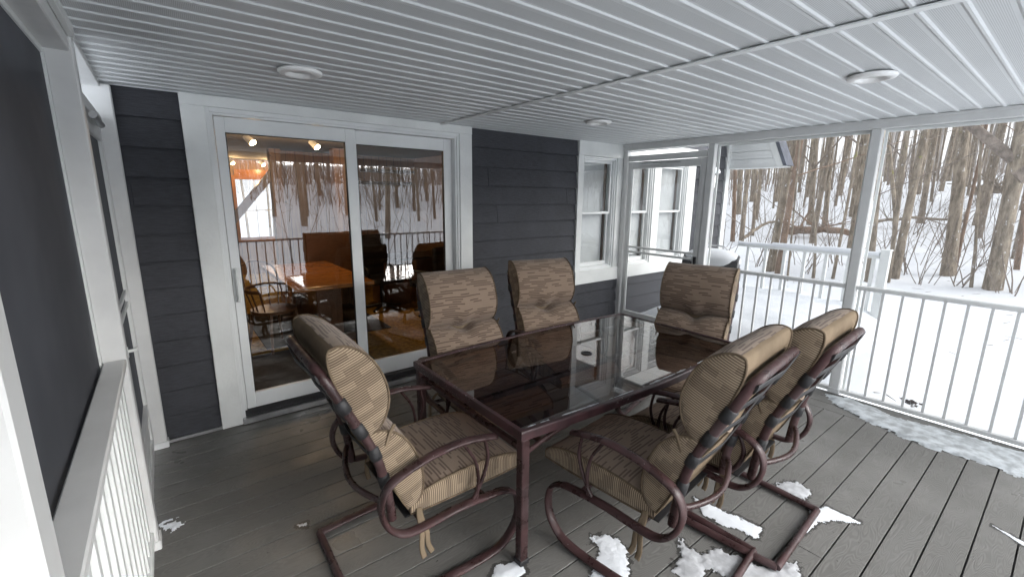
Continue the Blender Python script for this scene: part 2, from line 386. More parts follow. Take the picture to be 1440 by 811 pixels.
# window trim: (x openings)
WO = [(4.225, 4.855), (5.025, 5.665), (5.825, 6.50)]; WZ = (.865, 2.27)
for xa, xb in ((4.138, 4.225), (4.855, 5.025), (5.665, 5.825), (6.50, 6.716)):
    bx('window_trim', (xa, -.026, WZ[0]), (xb, .05, 2.272), t, house)
bx('window_trim', (4.138, -.030, 2.272), (6.716, .05, 2.50), t, house)
bx('window_sill', (4.138, -.040, .700), (6.716, .05, .865), t, house)
bx('corner_board', (7.64, -.03, -.5), (7.76, .08, 2.9), M['white'], house)
bx('end_wall', (7.65, .08, -.5), (7.75, 5, 2.9), M['siding'], house)
for i, (xa, xb) in enumerate(WO):
    w = MB()
    def ring(mb, x0, x1, z0, z1, t_, ya, yb, tb=None):
        tb = t_ if tb is None else tb
        mb.box((x0, ya, z0), (x0+t_, yb, z1)); mb.box((x1-t_, ya, z0), (x1, yb, z1))
        mb.box((x0+t_, ya, z1-t_), (x1-t_, yb, z1)); mb.box((x0+t_, ya, z0), (x1-t_, yb, z0+tb))
    ring(w, xa, xb, WZ[0], WZ[1], .022, -.008, .12)
    ring(w, xa+.022, xb-.022, WZ[0]+.022, WZ[1]-.022, .018, .010, .12)
    win = w.build('window', M['vinyl'], house, .002)
    zm = 1.59
    s = MB(); ring(s, xa+.04, xb-.04, zm-.018, WZ[1]-.04, .030, .035, .06, .028); s.build('upper_sash', M['vinyl'], win, .002)
    s = MB(); ring(s, xa+.04, xb-.04, WZ[0]+.04, zm+.014, .034, .062, .09, .05); s.build('lower_sash', M['vinyl'], win, .002)
    MB().add([(xa+.07, .047, zm), (xb-.07, .047, zm), (xb-.07, .047, WZ[1]-.07), (xa+.07, .047, WZ[1]-.07)], [(0, 1, 2, 3)]).build('pane', M['pane'], win)
    MB().add([(xa+.074, .077, WZ[0]+.09), (xb-.074, .077, WZ[0]+.09), (xb-.074, .077, zm-.014), (xa+.074, .077, zm-.014)], [(0, 1, 2, 3)]).build('pane', M['pane'], win)
    j = MB(); j.box((xa+.02, .121, WZ[0]), (xa+.045, .30, WZ[1])).box((xb-.045, .121, WZ[0]), (xb-.02, .30, WZ[1])).box((xa+.045, .121, WZ[1]-.03), (xb-.045, .30, WZ[1]))
    j.build('wood_jamb', M['jamb'], win)
    b = MB(); z = WZ[1]-.07; zb = (.93, .99, .95)[i]
    while z > zb:
        b.add([(xa+.05, .133, z-.022), (xb-.075, .133, z-.022), (xb-.075, .141, z), (xa+.05, .141, z)], [(0, 1, 2, 3)]); z -= .020
    b.box((xa+.05, .125, WZ[1]-.07), (xb-.075, .150, WZ[1]-.04)).box((xa+.05, .13, zb-.045), (xb-.075, .148, zb-.025))
    b.build('blind', M['blind'], win)
    bx('backing', (xa, .32, WZ[0]-.05), (xb, .34, WZ[1]), M['roomwall'], win, 0)
# sliding door
sd = MB()
sd.box((.472, -.012, .05), (.495, .13, 2.366)).box((2.469, -.012, .05), (2.492, .13, 2.366)).box((.495, -.012, 2.335), (2.469, .13, 2.366))
sd.box((.495, .0, .05), (.512, .13, 2.335)).box((2.452, .0, .05), (2.469, .13, 2.335)).box((.512, .0, 2.318), (2.452, .13, 2.335))
door = sd.build('sliding_door', M['vinyl'], house, .002)
def sash(name, x0, x1, z0, z1, sl, sr, tp, bt, ya, yb):
    s = MB().box((x0, ya, z0), (x0+sl, yb, z1)).box((x1-sr, ya, z0), (x1, yb, z1)).box((x0+sl, ya, z1-tp), (x1-sr, yb, z1)).box((x0+sl, ya, z0), (x1-sr, yb, z0+bt))
    o = s.build(name, M['vinyl'], door, .003)
    ym = (ya+yb)/2
    MB().add([(x0+sl, ym, z0+bt), (x1-sr, ym, z0+bt), (x1-sr, ym, z1-tp), (x0+sl, ym, z1-tp)], [(0, 1, 2, 3)]).build('door_pane', M['pane'], door)
    MB().box((x0+sl, ya+.006, z0+bt), (x0+sl+.006, yb-.006, z1-tp)).box((x1-sr-.006, ya+.006, z0+bt), (x1-sr, yb-.006, z1-tp)).box((x0+sl+.006, ya+.006, z1-tp-.006), (x1-sr-.006, yb-.006, z1-tp)).build('glazing_gasket', M['rubber'], door)
sash('sliding_sash', .516, 1.497, .105, 2.315, .062, .078, .105, .125, .012, .048)
sash('fixed_sash', 1.44, 2.450, .105, 2.315, .085, .085, .110, .150, .062, .098)
bx('wood_stile', (1.43, .049, .12), (1.445, .061, 2.30), M['orange_wood'] or M['owood'], door, 0)
bx('door_track', (.495, -.004, .052), (2.469, .12, .104), M['black'], door)
bx('door_sill', (.472, -.045, .006), (2.492, .12, .050), M['chrome'], door)
hd = MB().box((.530, -.004, .98), (.558, .012, 1.24)).box((.537, -.035, 1.20), (.551, -.004, 1.225)).box((.537, -.035, 1.0), (.551, -.004, 1.025)).box((.535, -.044, .985), (.553, -.032, 1.238))
hd.build('door_handle', M['white'], door, .004, 2)
# eave and roof of the house beyond the porch
bx('frieze_soffit', (4.99, -.5, 2.9), (8.1, .0, 2.93), M['vinyl'], house)
rf = MB().prism([(-.62, 2.95), (-.66, 3.02), (1.2, 3.95), (1.2, 3.85)], 'x', 5.5, 8.35).build('roof', M['roof'], house)
g = MB()
gy = lambda z: -(.86-.0*(z-2.29))+(z-2.29)*.42
z = 2.29; k = 0
while z < 2.98:
    z1 = min(z+.118, 3.0)
    g.prism([(-.03, z), (gy(z)+.10, z), (gy(z1)+.10, z1-.010), (-.03, z1-.010)], 'x', 7.725+.0, 7.95)
    g.prism([(-.03, z1-.010), (gy(z1)+.11, z1-.010), (gy(z1)+.11, z1), (-.03, z1)], 'x', 7.745, 7.94)
    z = z1
gr = g.build('gable_return', M['vinyl'], house)
MB().prism([(gy(2.26)+.10, 2.262), (gy(2.26), 2.262), (gy(3.0), 3.0), (gy(3.0)+.10, 3.0)], 'x', 7.70, 7.96).build('barge_board', M['white'], gr)
MB().prism([(gy(2.28), 2.285), (gy(2.28)-.05, 2.285), (gy(3.05)-.05, 3.05), (gy(3.05), 3.05)], 'x', 7.69, 7.97).build('roof_edge', M['roof'], gr)
bx('return_base', (7.71, gy(2.26)+.1, 2.262), (7.955, -.02, 2.289), M['white'], gr)
# wall lantern
la = empty('wall_lantern', (7.02, -.006, 2.02), 0, 'black wall lantern with a snow cap on the dark siding', 'lantern')
mb = MB().box((-.05, -.02, .02), (.05, 0, .20)).tube([(0, -.01, .17), (0, -.07, .21), (0, -.13, .19)], .008)
mb.build('bracket', M['black'], la)
c = MB()
for sx in (-1, 1):
    for sy in (-1, 1): c.tube([(sx*.040, -.13+sy*.040, -.08), (sx*.055, -.13+sy*.055, .12)], .006, 6)
c.cyl((0, -.13, -.10), .05, .02, 12).cyl((0, -.13, .12), .095, .055, 12, .02); c.build('lantern_cage', M['black'], la)
MB().cyl((0, -.13, -.08), .038, .19, 10, .05).build('lantern_glass', M['lampglass'], la)
s = MB(); n = 16; rr = [(.10, .140), (.105, .165), (.09, .20), (.05, .23), (0.004, .24)]
s.add([(r_*math.cos(2*math.pi*k/n), -.13+r_*math.sin(2*math.pi*k/n), z_) for r_, z_ in rr for k in range(n)], [(i*n+k, i*n+(k+1) % n, (i+1)*n+(k+1) % n, (i+1)*n+k) for i in range(4) for k in range(n)], True).build('snow_cap', M['snow'], la)

# ------------------------------------------------------------------ porch end wall (x = L)
def railing(name, label, p0, p1, ztop, zbot, pitch, mat, post_ends=(), snowcap=False, bw=.019, topw=.05, toph=.035, first=None):
    """p0->p1 plan points"""
    p0 = Vector((*p0, 0)); p1 = Vector((*p1, 0)); d = (p1-p0); ln = d.length; d.normalize(); ang = math.atan2(d.y, d.x)
    t = empty(name, p0, ang, label, 'railing')
    bx('top_rail', (0, -topw/2, ztop-toph), (ln, topw/2, ztop), mat, t, .005)
    bx('bottom_rail', (0, -.022, zbot), (ln, .022, zbot+.035), mat, t, .004)
    x = pitch*.6 if first is None else first; b0 = None
    while x < ln-.03:
        if b0 is None:
            b0 = bx('baluster', (-bw/2, -bw/2, zbot+.036), (bw/2, bw/2, ztop-toph-.001), mat, t, .002); o = b0
        else:
            o = b0.copy(); COL.objects.link(o); o.parent = t
        o.location = (x, 0, 0); x += pitch
    return t
def post(name, label, x, y, w, z0, z1, mat, d=None, group=None):
    d = w if d is None else d
    t = empty(name, (x, y, z0), 0, label, 'post', group)
    bx('shaft', (-w/2, -d/2, 0), (w/2, d/2, z1-z0), mat, t, .006)
    bx('base_trim', (-w/2-.008, -d/2-.008, 0.001), (w/2+.008, d/2+.008, .05), mat, t, .004)
    return t
PY = -2.645; PD = 1.185
PX = L+.035
post('porch_post', 'white square post standing between the two screened bays on the woods side', PX, PY, .075, 0, H-.075, M['post'])
post('porch_post', 'white post on the latch side of the far screen door', PX, PD, .0, 0, 0, M['post']) if False else None
post('porch_post', 'slim white post beside the latch of the far screen door, right of the lantern', PX, -1.21, .07, 0, H-.075, M['post'], .075)
post('porch_post', 'white hinge post fixed to the wall between the first and second window', PX, -.062, .07, 0, H-.075, M['post'], .06)
post('porch_post', 'white square post in the outer corner of the porch', PX, YF+.02, .09, 0, H-.075, M['post'])
bm_ = empty('header_beam', (PX, 0, H-.075), 0, 'white header beam along the top of the woods-side screens', 'beam')
bx('beam', (-.045, YF+.05, 0), (.045, -.032, .072), M['post'], bm_, .004)
bx('beam_moulding', (-.056, YF+.05, .052), (-.046, -.032, .072), M['post'], bm_, .002)
bx('ledger_strip', (.046, YF+.05, -.01), (.055, -.032, .07), M['white'], bm_, .002)
railing('porch_railing', 'white baluster railing between the far screen door post and the middle post', (PX, -1.25), (PX, PY+.038), 1.035, .012, .1285, M['post'], first=.075)
railing('porch_railing', 'long white baluster railing in front of the open snow, on the right', (PX, PY-.038), (PX, YF+.065), 1.035, .012, .1305, M['post'], first=.062)
def screen_panel(x, y0, y1, z0, z1, label, mat='screen', fr='post', thick=.022, axis='x', dx=.012):
    t = empty('screen_panel', (x, (y0+y1)/2, z0), 0, label, 'screen')
    a, b = y0-(y0+y1)/2, y1-(y0+y1)/2; h = z1-z0
    mb = MB().box((-.008, a, 0), (.008, a+thick, h)).box((-.008, b-thick, 0), (.008, b, h)).box((-.008, a+thick, 0), (.008, b-thick, thick)).box((-.008, a+thick, h-thick), (.008, b-thick, h))
    mb.build('frame', M['white'], t, .002)
    MB().add([(0, a+thick, thick), (0, b-thick, thick), (0, b-thick, h-thick), (0, a+thick, h-thick)], [(0, 1, 2, 3)]).build('mesh', M[mat], t)
    return t
screen_panel(L+.082, PY+.04, -1.25, .0, 2.36, 'clear insect screen in the bay left of the middle post')
screen_panel(L+.082, YF+.07, PY-.04, .0, 2.36, 'wide clear insect screen in the right-hand bay')
def screen_door(x, y0, y1, z1, label, side, mat='screen', kick=.30, bars=(1.085, 1.15), bulge=0):
    """door in plane x, y0<y1"""
    t = empty('screen_door', (x, y0, 0), 0, label, 'door'); w = y1-y0; sw = .062
    # jamb head
    mb = MB().box((-.02, 0, .04), (.02, sw, z1)).box((-.02, w-sw, .04), (.02, w, z1)).box((-.02, sw, z1-.085), (.02, w-sw, z1)).box((-.02, sw, .04), (.02, w-sw, .12)).box((-.02, sw, kick-.05), (.02, w-sw, kick+.02))
    mb.build('door_frame', M['post'], t, .004)
    bx('kick_panel', (-.008, sw, .12), (.008, w-sw, kick-.05), M['white'], t, 0)
    MB().add([(0, sw, kick+.02), (0, w-sw, kick+.02), (0, w-sw, z1-.085), (0, sw, z1-.085)], [(0, 1, 2, 3)]).build('door_mesh', M[mat], t)
    for z in bars: bx('push_bar', (-.018, sw, z-.012), (.014, w-sw, z+.012), M['post'], t, .003)
    sp = MB()
    g_ = .012
    sp.box((side*.005-.006, sw, kick+.02), (side*.005+.006, sw+g_, z1-.085)).box((side*.005-.006, w-sw-g_, kick+.02), (side*.005+.006, w-sw, z1-.085))
    sp.build('screen_bead', M['white'], t)
    return t
sdr = screen_door(PX, -1.165, -.105, 2.225, 'white framed far screen door in front of the sash windows', -1, kick=.27)
bx('door_header', (-.03, .0, 2.232), (.03, 1.06, 2.30), M['post'], sdr, .003)
MB().tube([(-.045, .85, 2.19), (-.045, .55, 2.19)], .014, 10).tube([(-.045, .55, 2.19), (-.03, .32, 2.20)], .006, 8).build('door_closer', M['chrome'], sdr)
bx('latch', (-.04, .02, 1.02), (-.021, .05, 1.12), M['black'], sdr, .003)

# ------------------------------------------------------------------ left end wall (x = XW)
XL = XW-.045
post('porch_post', 'white square post on the latch side of the near-left screen door', XL, -1.17, .09, 0, H-.02, M['post'])
post('porch_post', 'white square post closest to the camera at the left edge', XL, -2.90, .09, 0, H-.02, M['post'])
post('porch_post', 'slim white jamb post in the left corner against the dark siding', -.071, -.035, .138, 0, H-.012, M['post'], .064)
b2 = empty('header_beam', (XL, 0, H-.10), 0, 'white header beam over the dark left screens', 'beam')
bx('beam', (-.05, YF+.02, 0), (.035, -1.216, .098), M['post'], b2, .004)
bx('beam_over_door', (-.05, -1.124, .068), (.046, -.07, .098), M['post'], b2, .003)
bx('beam_moulding', (.036, YF+.02, .055), (.058, -1.216, .098), M['white'], b2, .003)
ls = empty('porch_railing', (XL, 0, 0), 0, 'white railing with a wide flat cap running beside the dark left screen', 'railing')
for ya, yb in ((-2.855, -1.215), (YF+.03, -2.945)):
    bx('rail_cap', (-.038, ya, 1.0), (.042, yb, 1.03), M['post'], ls, .005)
    bx('sub_rail', (-.02, ya, .965), (.030, yb, .999), M['post'], ls, .003)
    bx('bottom_rail', (-.02, ya, .07), (.030, yb, .11), M['white'], ls, .003)
    y = yb-.06; b0 = None
    while y > ya+.03:
        if b0 is None: b0 = bx('baluster', (-.030, -.018, .111), (.020, .018, .964), M['white'], ls, .002); o = b0
        else: o = b0.copy(); COL.objects.link(o); o.parent = ls
        o.location = (0, y, 0); y -= .116
screen_panel(XL-.050, -2.86, -1.21, .02, H-.10, 'insect screen coloured dark as at a grazing view, beside the left railing', 'grazing_mesh')
screen_panel(XL-.050, YF+.03, -2.94, .02, H-.10, 'insect screen coloured dark as at a grazing view, behind the nearest left post', 'grazing_mesh')
sl = screen_door(XL, -1.118, -.075, 2.17, 'white framed left screen door with dark mesh and double push bar', 1, 'grazing_mesh', .36, (1.09, 1.165))
bx('door_header', (-.03, .0, 2.177), (.030, 1.04, 2.235), M['post'], sl, .003)
MB().tube([(.05, .20, 2.14), (.05, .62, 2.14)], .016, 12).tube([(.05, .62, 2.14), (.03, .86, 2.165)], .006, 8).build('door_closer', M['chrome'], sl)
MB().box((.02, .012, 1.0), (.045, .035, 1.05)).tube([(.045, .023, 1.03), (.07, .03, 1.03), (.072, .06, 1.03)], .008, 8).build('latch', M['white'], sl)
# front side (behind the camera, seen mirrored in the glass)
railing('porch_railing', 'white baluster railing on the front side behind the camera', (XL+.05, YF), (PX-.05, YF), 1.035, .055, .1305, M['post'])
post('porch_post', 'white post in the front corner of the left wall behind the camera', XL, YF, .09, 0, H-.02, M['post'])
b3 = empty('header_beam', (0, YF, H-.12), 0, 'white header beam along the front opening behind the camera', 'beam')
bx('beam', (XL, -.045, 0), (PX-.05, .045, .115), M['post'], b3, .004)

# ------------------------------------------------------------------ table
ZT = .73
tb = empty('patio_table', (2.37, -1.87, 0), 0, 'rectangular smoked glass patio table with a chipped maroon metal frame', 'table')
x0, x1 = -1.035, 1.07; y0, y1 = -.56, .56
def edge(n=16):
    pts = []
    for i in range(n+1):
        s = i/n; pts.append((x0+(x1-x0)*s, y0-.055*math.sin(math.pi*s)))
    for i in range(n+1):
        s = i/n; pts.append((x1-(x1-x0)*s, y1+.055*math.sin(math.pi*s)))
    return pts
ed = edge(); n = len(ed)
def inset(p, d):
    out = []
    for (x, y) in p: out.append((x-math.copysign(d, x) if abs(x) > .9 else x, y-math.copysign(d, y)))
    return out
inn = inset(ed, .030)
# rim: outer vertical face, rounded top, inner lip
prof = [(0, -.045), (0, -.006), (.004, 0), (.026, 0), (.030, -.004), (.030, -.012), (.022, -.045)]
mb = MB(); rings = []
for d, dz in prof: rings.append([(x, y, ZT+dz) for x, y in inset(ed, d)])
vs = [v for r_ in rings for v in r_]; k_ = len(prof)
mb.add(vs, [(a*n+i, ((a+1) % k_)*n+i, ((a+1) % k_)*n+(i+1) % n, a*n+(i+1) % n) for a in range(k_) for i in range(n)])
mb.build('table_rim', M['rim'], tb)
gl = MB(); ip = inset(ed, .0305); gl.add([(x, y, ZT-.006) for x, y in ip], [tuple(range(n))]).build('glass_top', M['tglass'], tb)
for sx, sy in ((x0+.035, y0+.03), (x0+.035, y1-.03), (x1-.035, y0+.03), (x1-.035, y1-.03)):
    lg = MB().box((sx-.024, sy-.024, .012), (sx+.024, sy+.024, ZT-.046)).build('leg', M['tube'], tb, .008, 2)
    MB().box((sx-.028, sy-.028, 0.001), (sx+.028, sy+.028, .03)).build('foot', M['rubber'], lg, .003)
ap = MB()
for sy in (y0+.03, y1-.03): ap.tube(spline([(x0+.06, sy, ZT-.13), (x0+.25, sy, ZT-.085), (x0+.5, sy, ZT-.06)], 6), .012, 8)
for sx in (x0+.035, x1-.035): ap.box((sx-.012, y0+.054, ZT-.12), (sx+.012, y1-.054, ZT-.095))
ap.box((x0+.05, -.02, ZT-.115), (x1-.05, .02, ZT-.09))
ap.build('brace', M['tube'], tb)
fr_ = MB(); ip2 = inset(ed, .033); m2 = 17
for side_ in (ed[:m2], [ed[0], ed[-1]]):
    a_ = Vector((*side_[0], 0)); 
    L_ = [Vector((*p, 0)) for p in side_]
    if len(L_) == 2: L_ = [L_[0].lerp(L_[1], q/12) for q in range(13)]
    L_ = spline(L_, 10)
    for q in range(len(L_)-1):
        wd = .0045+.010*noise.noise(Vector((L_[q].x*9, L_[q].y*9, 4)))+.006*noise.noise(Vector((L_[q].x*40, L_[q].y*40, 4)))
        if wd < .002:
            if fr_.v: fr_.build('frost', M['thin_snow'], tb); fr_ = MB()
            continue
        inn_ = Vector((0, 1, 0)) if len(side_) > 2 else Vector((1, 0, 0))
        p, r_ = L_[q]+inn_*.0295, L_[q+1]+inn_*.0295
        if p.x < x0+.03 or p.y < y0+.03-.06: continue
        p.z = r_.z = ZT+.0012; e = inn_*wd*.9; g_ = inn_*-wd*.7
        fr_.add([p+g_, r_+g_, r_+e, p+e], [(0, 1, 2, 3)])
if fr_.v: fr_.build('frost', M['thin_snow'], tb)
um = MB(); n2 = 28
rr = [(.022, -.003), (.026, 0.0), (.036, .0), (.040, -.0045)]
um.add([(r_*math.cos(2*math.pi*k/n2)-.0, r_*math.sin(2*math.pi*k/n2), ZT+z_) for r_, z_ in rr for k in range(n2)], [(i*n2+k, i*n2+(k+1) % n2, (i+1)*n2+(k+1) % n2, (i+1)*n2+k) for i in range(3) for k in range(n2)], True)
um.cyl((0, 0, ZT-.0058), .022, .001, n2); um.build('umbrella_hole_cap', M['black'], tb)

# ------------------------------------------------------------------ cushion lofts
def loft(O, es, en, secs, w, NT_=22, NS=16, back=.012, dimple=0, vtop=0, side_bulge=.010, wprof=None):
    """secs = [(s0,s1,T,Tmin0,Tmin1)]; returns (wrap mesh, sides mesh, piping mesh)"""
    O = Vector(O); es = Vector(es).normalized(); en = Vector(en).normalized(); Y = Vector((0, 1, 0))
    def shp(p, q): return (max(0, 1-abs(p)**q))**.6
    def rows(t):
        """(s, nf, nb) list for lateral coordinate t"""
        out = []
        for k, (s0, s1, T, a, b) in enumerate(secs):
            for i in range(NS+1):
                if k and i == 0: continue
                q = i/NS; q = .5-.5*math.cos(math.pi*q); p = 2*q-1
                base = a+(b-a)*q
                nf = base+(T-base)*shp(p, 2.3)
                s = s0+(s1-s0)*q
                if dimple:
                    if k == 0: s -= .035*math.exp(-(t/.06)**2)*q**3
                    else: s -= .035*math.exp(-(t/.06)**2)*(1-q)**3
                    dd = abs(s-(secs[0][1]-.035*math.exp(-(t/.06)**2)))
                    nf -= T*.42*math.exp(-(t/.10)**2)*math.exp(-(dd/.035)**2)
                nb = -back*shp(p, 3)
                if len(secs) == 2 and k == 1: nb += .03*(1-shp(p, 3))*(1 if q > .5 else .3)
                out.append((s, nf, nb))
        return out
    ts = [w*math.sin(math.pi*(i/NT_-.5)*1.0) if False else w*(2*i/NT_-1) for i in range(NT_+1)]
    wrap = MB(); vs = []; uvs = []
    loops = []
    for t in ts:
        rw = rows(t); pts = [(s, nf) for s, nf, nb in rw]
        e = 1-(abs(t)/w)**6
        loop = [(s, nf*(.93+.07*e)) for s, nf, nb in rw]+[(s, nb) for s, nf, nb in reversed(rw)]
        ww = t
        L3 = []; acc = 0; pv = None
        for (s, q) in loop:
            nz = noise.noise(Vector((s*7, t*7, q*9+O.x*3)))*.004
            P_ = O+es*s+en*(q+nz*(1 if q > .02 else .3))+Y*ww
            if pv is not None: acc += (P_-pv).length
            L3.append((P_, acc)); pv = P_
        loops.append(L3)
    m_ = len(loops[0])
    refv = [a_ for _, a_ in loops[NT_//4]]
    for L3, t in zip(loops, ts):
        for (P_, a_), vref in zip(L3, refv): vs.append(P_); uvs.append((t+2, vref))
    fs_front = []; fs_back = []
    half = m_//2
    for i in range(NT_):
        for j in range(m_):
            j2 = (j+1) % m_; f = (i*m_+j, (i+1)*m_+j, (i+1)*m_+j2, i*m_+j2)
            if j < half-1: fs_front.append(f)
            else: fs_back.append(f)
    wrap.add(vs, fs_front, True, uvs)
    bk = MB().add(vs, fs_back, True, uvs)
    sides = []; pipe = []
    for sg in (-1, 1):
        rw = rows(w); NQ = 8; sv = []; su = []
        for (s, nf, nb) in rw:
            nf = nf*.93
            for q in range(NQ+1):
                qq = q/NQ; nn = nb+(nf-nb)*qq
                ends = min(1, (nf-nb)/.08)
                b = side_bulge*(1-(2*qq-1)**4)*ends
                sv.append(O+es*s+en*nn+Y*sg*(w+b)); su.append((nn+5+sg, s))
        fs = []
        for i in range(len(rw)-1):
            for q in range(NQ):
                f = (i*(NQ+1)+q, i*(NQ+1)+q+1, (i+1)*(NQ+1)+q+1, (i+1)*(NQ+1)+q)
                fs.append(f if sg < 0 else f[::-1])
        sides.append(MB().add(sv, fs, True, su))
        loop = [O+es*s+en*(nf*.93+.001)+Y*sg*(w+.002) for s, nf, nb in rw]
        lb = [O+es*s+en*(nb-.001)+Y*sg*(w+.002) for s, nf, nb in rw]
        pipe.append(MB().tube(loop+lb[::-1], .0052, 6, caps=False))
    return wrap, bk, sides, pipe

# ------------------------------------------------------------------ chair
GRP = 'cushioned maroon patio chairs around the table'
def make_chair():
    t = empty('patio_chair', (0, 0, 0))
    YS = .345
    path = [(-.466, .021), (-.25, .021), (.02, .019), (.17, .020), (.265, .042), (.335, .115), (.358, .205), (.338, .295), (.27, .343), (.16, .358), (.0, .365), (-.15, .355), (-.26, .362), (-.330, .425), (-.357, .525), (-.325, .607), (-.24, .652), (-.1, .684), (.05, .690), (.215, .660)]
    for sg in (-1, 1):
        pp = []
        for (x, z) in path:
            yy = YS
            if z < .1 and x < -.1: yy = YS-.03*((-.1-x)/.36)
            pp.append((x, sg*yy, z))
        sp = spline(pp, 7)
        f = MB().tube(sp, .0265, 12, side=(0, 1, 0), r2=.0135)
        fr = f.build('side_frame', M['tube'], t)
        # arm supports
        for (xa, za, xb, zb, bow) in ((.155, .662, .085, .372, .045), (.035, .680, .105, .372, .045)):
            mid = ((xa+xb)/2+bow*(1 if xa > xb else .9), (za+zb)/2-.03)
            MB().tube(spline([(xa, sg*YS, za), mid_(xa, xb, za, zb, .35, bow, sg*YS), mid_(xa, xb, za, zb, .7, bow*.9, sg*YS), (xb, sg*YS, zb)], 6), .011, 8, side=(0, 1, 0), r2=.008).build('arm_support', M['tube'], fr)
    half_ = [(-.285, .272, .40), (-.305, .272, .57), (-.345, .272, .74), (-.41, .272, .88), (-.468, .272, 1.0), (-.508, .266, 1.085), (-.530, .240, 1.128), (-.538, .19, 1.142), (-.540, .09, 1.146)]
    fullp = half_+[(-.541, 0, 1.147)]+[(x, -y, z) for x, y, z in half_[::-1]]
    up_ = spline(fullp, 6)
    u = MB().tube(up_, .0205, 12).build('back_frame', M['tube'], t)
    for k in (7, 12, 17, 23):
        for kk in (k, len(up_)-1-k):
            a, b = up_[kk], up_[min(kk+1, len(up_)-1)]; d = (b-a).normalized()
            MB().tube([a-d*.032, a-d*.028, a+d*.028, a+d*.032], [.021, .0255, .0255, .021], 12).build('strap_clip', M['rubber'], u)
    cb = MB()
    cb.tube(spline([(-.30, -.272, .50), (-.33, -.22, .485), (-.365, -.1, .475), (-.375, 0, .47), (-.365, .1, .475), (-.33, .22, .485), (-.30, .272, .50)], 6), .014, 10)
    cb.build('lower_crossbar', M['tube'], t)
    MB().tube([(-.466, -.332, .021), (-.466, .332, .021)], .0165, 10).build('sled_crossbar', M['tube'], t) if False else None
    MB().tube([(-.466, -.315, .020), (-.466, .315, .020)], .0175, 10).build('sled_crossbar', M['tube'], t)
    MB().tube([(.16, -.325, .352), (.16, .325, .352)], .013, 8).tube([(-.16, -.325, .345), (-.16, .325, .345)], .013, 8).build('seat_crossbar', M['tube'], t)
    # sling under seat, straps at back
    s = MB(); 
    s.box((-.22, -.26, .362), (.30, .26, .368))
    s.build('seat_sling', M['rubber'], t)
    s = MB()
    for (xa, za) in ((-.33, .70), (-.40, .86), (-.465, .995), (-.53, 1.11)):
        s.tube([(xa-.012, -.27, za), (xa-.028, 0, za-.004), (xa-.012, .27, za)], .022, 8, side=(-.37, 0, .93), r2=.004)
    s.build('back_strap', M['rubber'], t)
    # back cushion
    wrap, bk, sides, pipe = loft((-.208, 0, .420), (-.37, 0, .93), (.93, 0, .37), [(0, .435, .145, .04, .022), (.435, .848, .172, .022, .045)], .276, dimple=1)
    b = wrap.build('back_cushion', M['fab'], t); [q.build('cushion_boxing', M['fab_side'], b) for q in sides]; [q.build('piping', M['pipe'], b) for q in pipe]; bk.build('cushion_backing', M['tan'], b)
    # seat cushion
    wrap, bk, sides, pipe = loft((-.20, 0, .385), (1, 0, .015), (-.015, 0, 1), [(0, .645, .118, .06, .035)], .272, NS=22, back=.010)
    c = wrap.build('seat_cushion', M['fab'], t); [q.build('cushion_boxing', M['fab_side'], c) for q in sides]; [q.build('piping', M['pipe'], c) for q in pipe]; bk.build('cushion_backing', M['tan'], c)
    # ties
    for sg in (-1, 1):
        tm = MB()
        for k, (dx, dl) in enumerate(((0, .13), (.022, .12))):
            pts = spline([(-.165+dx*.2, sg*.285, .405), (-.175+dx*.4, sg*.31, .38), (-.18+dx, sg*.345, .33), (-.185+dx*1.4, sg*.350, .33-dl*.6), (-.175+dx*1.8, sg*.352, .33-dl)], 4)
            tm.tube(pts, .013, 6, side=(1, 0, .1), r2=.002)
        ps = spline([(-.31, sg*.268, .80), (-.275, sg*.285, .83), (-.26, sg*.287, .85), (-.28, sg*.29, .82), (-.30, sg*.285, .76)], 4)
        tm.build('tie_strap', M['tan'], t); MB().tube(ps, .008, 6, side=(.9, 0, .3), r2=.003).build('pinch_tie', M['tan'], t)
    return t
def mid_(xa, xb, za, zb, k, bow, y): return (xa+(xb-xa)*k+bow*math.sin(math.pi*k), y, za+(zb-za)*k)
ch = make_chair()
poses = [
 (1.085, -1.931, -.011, 'cushioned patio chair at the near-left head of the table, its back toward the left screens'),
 (1.986, -2.653, 1.678, 'nearest cushioned patio chair on the near long side of the table, seen from behind'),
 (2.622, -2.718, 1.625, 'cushioned patio chair closest to the snowy railing, its back half hidden by the nearest chair'),
 (3.297, -2.017, 3.395, 'cushioned patio chair at the far end of the table in front of the snow-capped grill'),
 (1.84, -1.386, -1.642, 'cushioned patio chair on the wall side standing in front of the sliding glass door'),
 (2.71, -1.29, -1.792, 'cushioned patio chair on the wall side before the plain dark siding, left of the window')]
for i, (x, y, a, lb) in enumerate(poses):
    o = ch if i == 0 else copy_tree(ch)
    o.location = (x, y, 0); o.rotation_euler = (0, 0, a); tag(o, lb, 'chair', GRP)

# ------------------------------------------------------------------ snow on the deck
def in_poly(x, y, P_):
    c = False; j = len(P_)-1
    for i in range(len(P_)):
        if (P_[i][1] > y) != (P_[j][1] > y) and x < (P_[j][0]-P_[i][0])*(y-P_[i][1])/(P_[j][1]-P_[i][1])+P_[i][0]: c = not c
        j = i
    return c
def dist_poly(x, y, P_):
    d = 9
    for i in range(len(P_)):
        a = Vector(P_[i]); b = Vector(P_[(i+1) % len(P_)]); p = Vector((x, y)); ab = b-a
        t_ = max(0, min(1, (p-a).dot(ab)/max(ab.length_squared, 1e-9))); d = min(d, (a+ab*t_-p).length)
    return d
def wetmat():
    t = NT('melt_water'); tr = t.n('ShaderNodeBsdfTransparent'); sh = t.bsdf((.035, .034, .033), .12, spec=.5)
    mx = t.n('ShaderNodeMixShader'); mx.inputs[0].default_value = .42
    t.t.links.new(tr.outputs[0], mx.inputs[1]); t.t.links.new(sh, mx.inputs[2]); return t.done(mx.outputs[0])
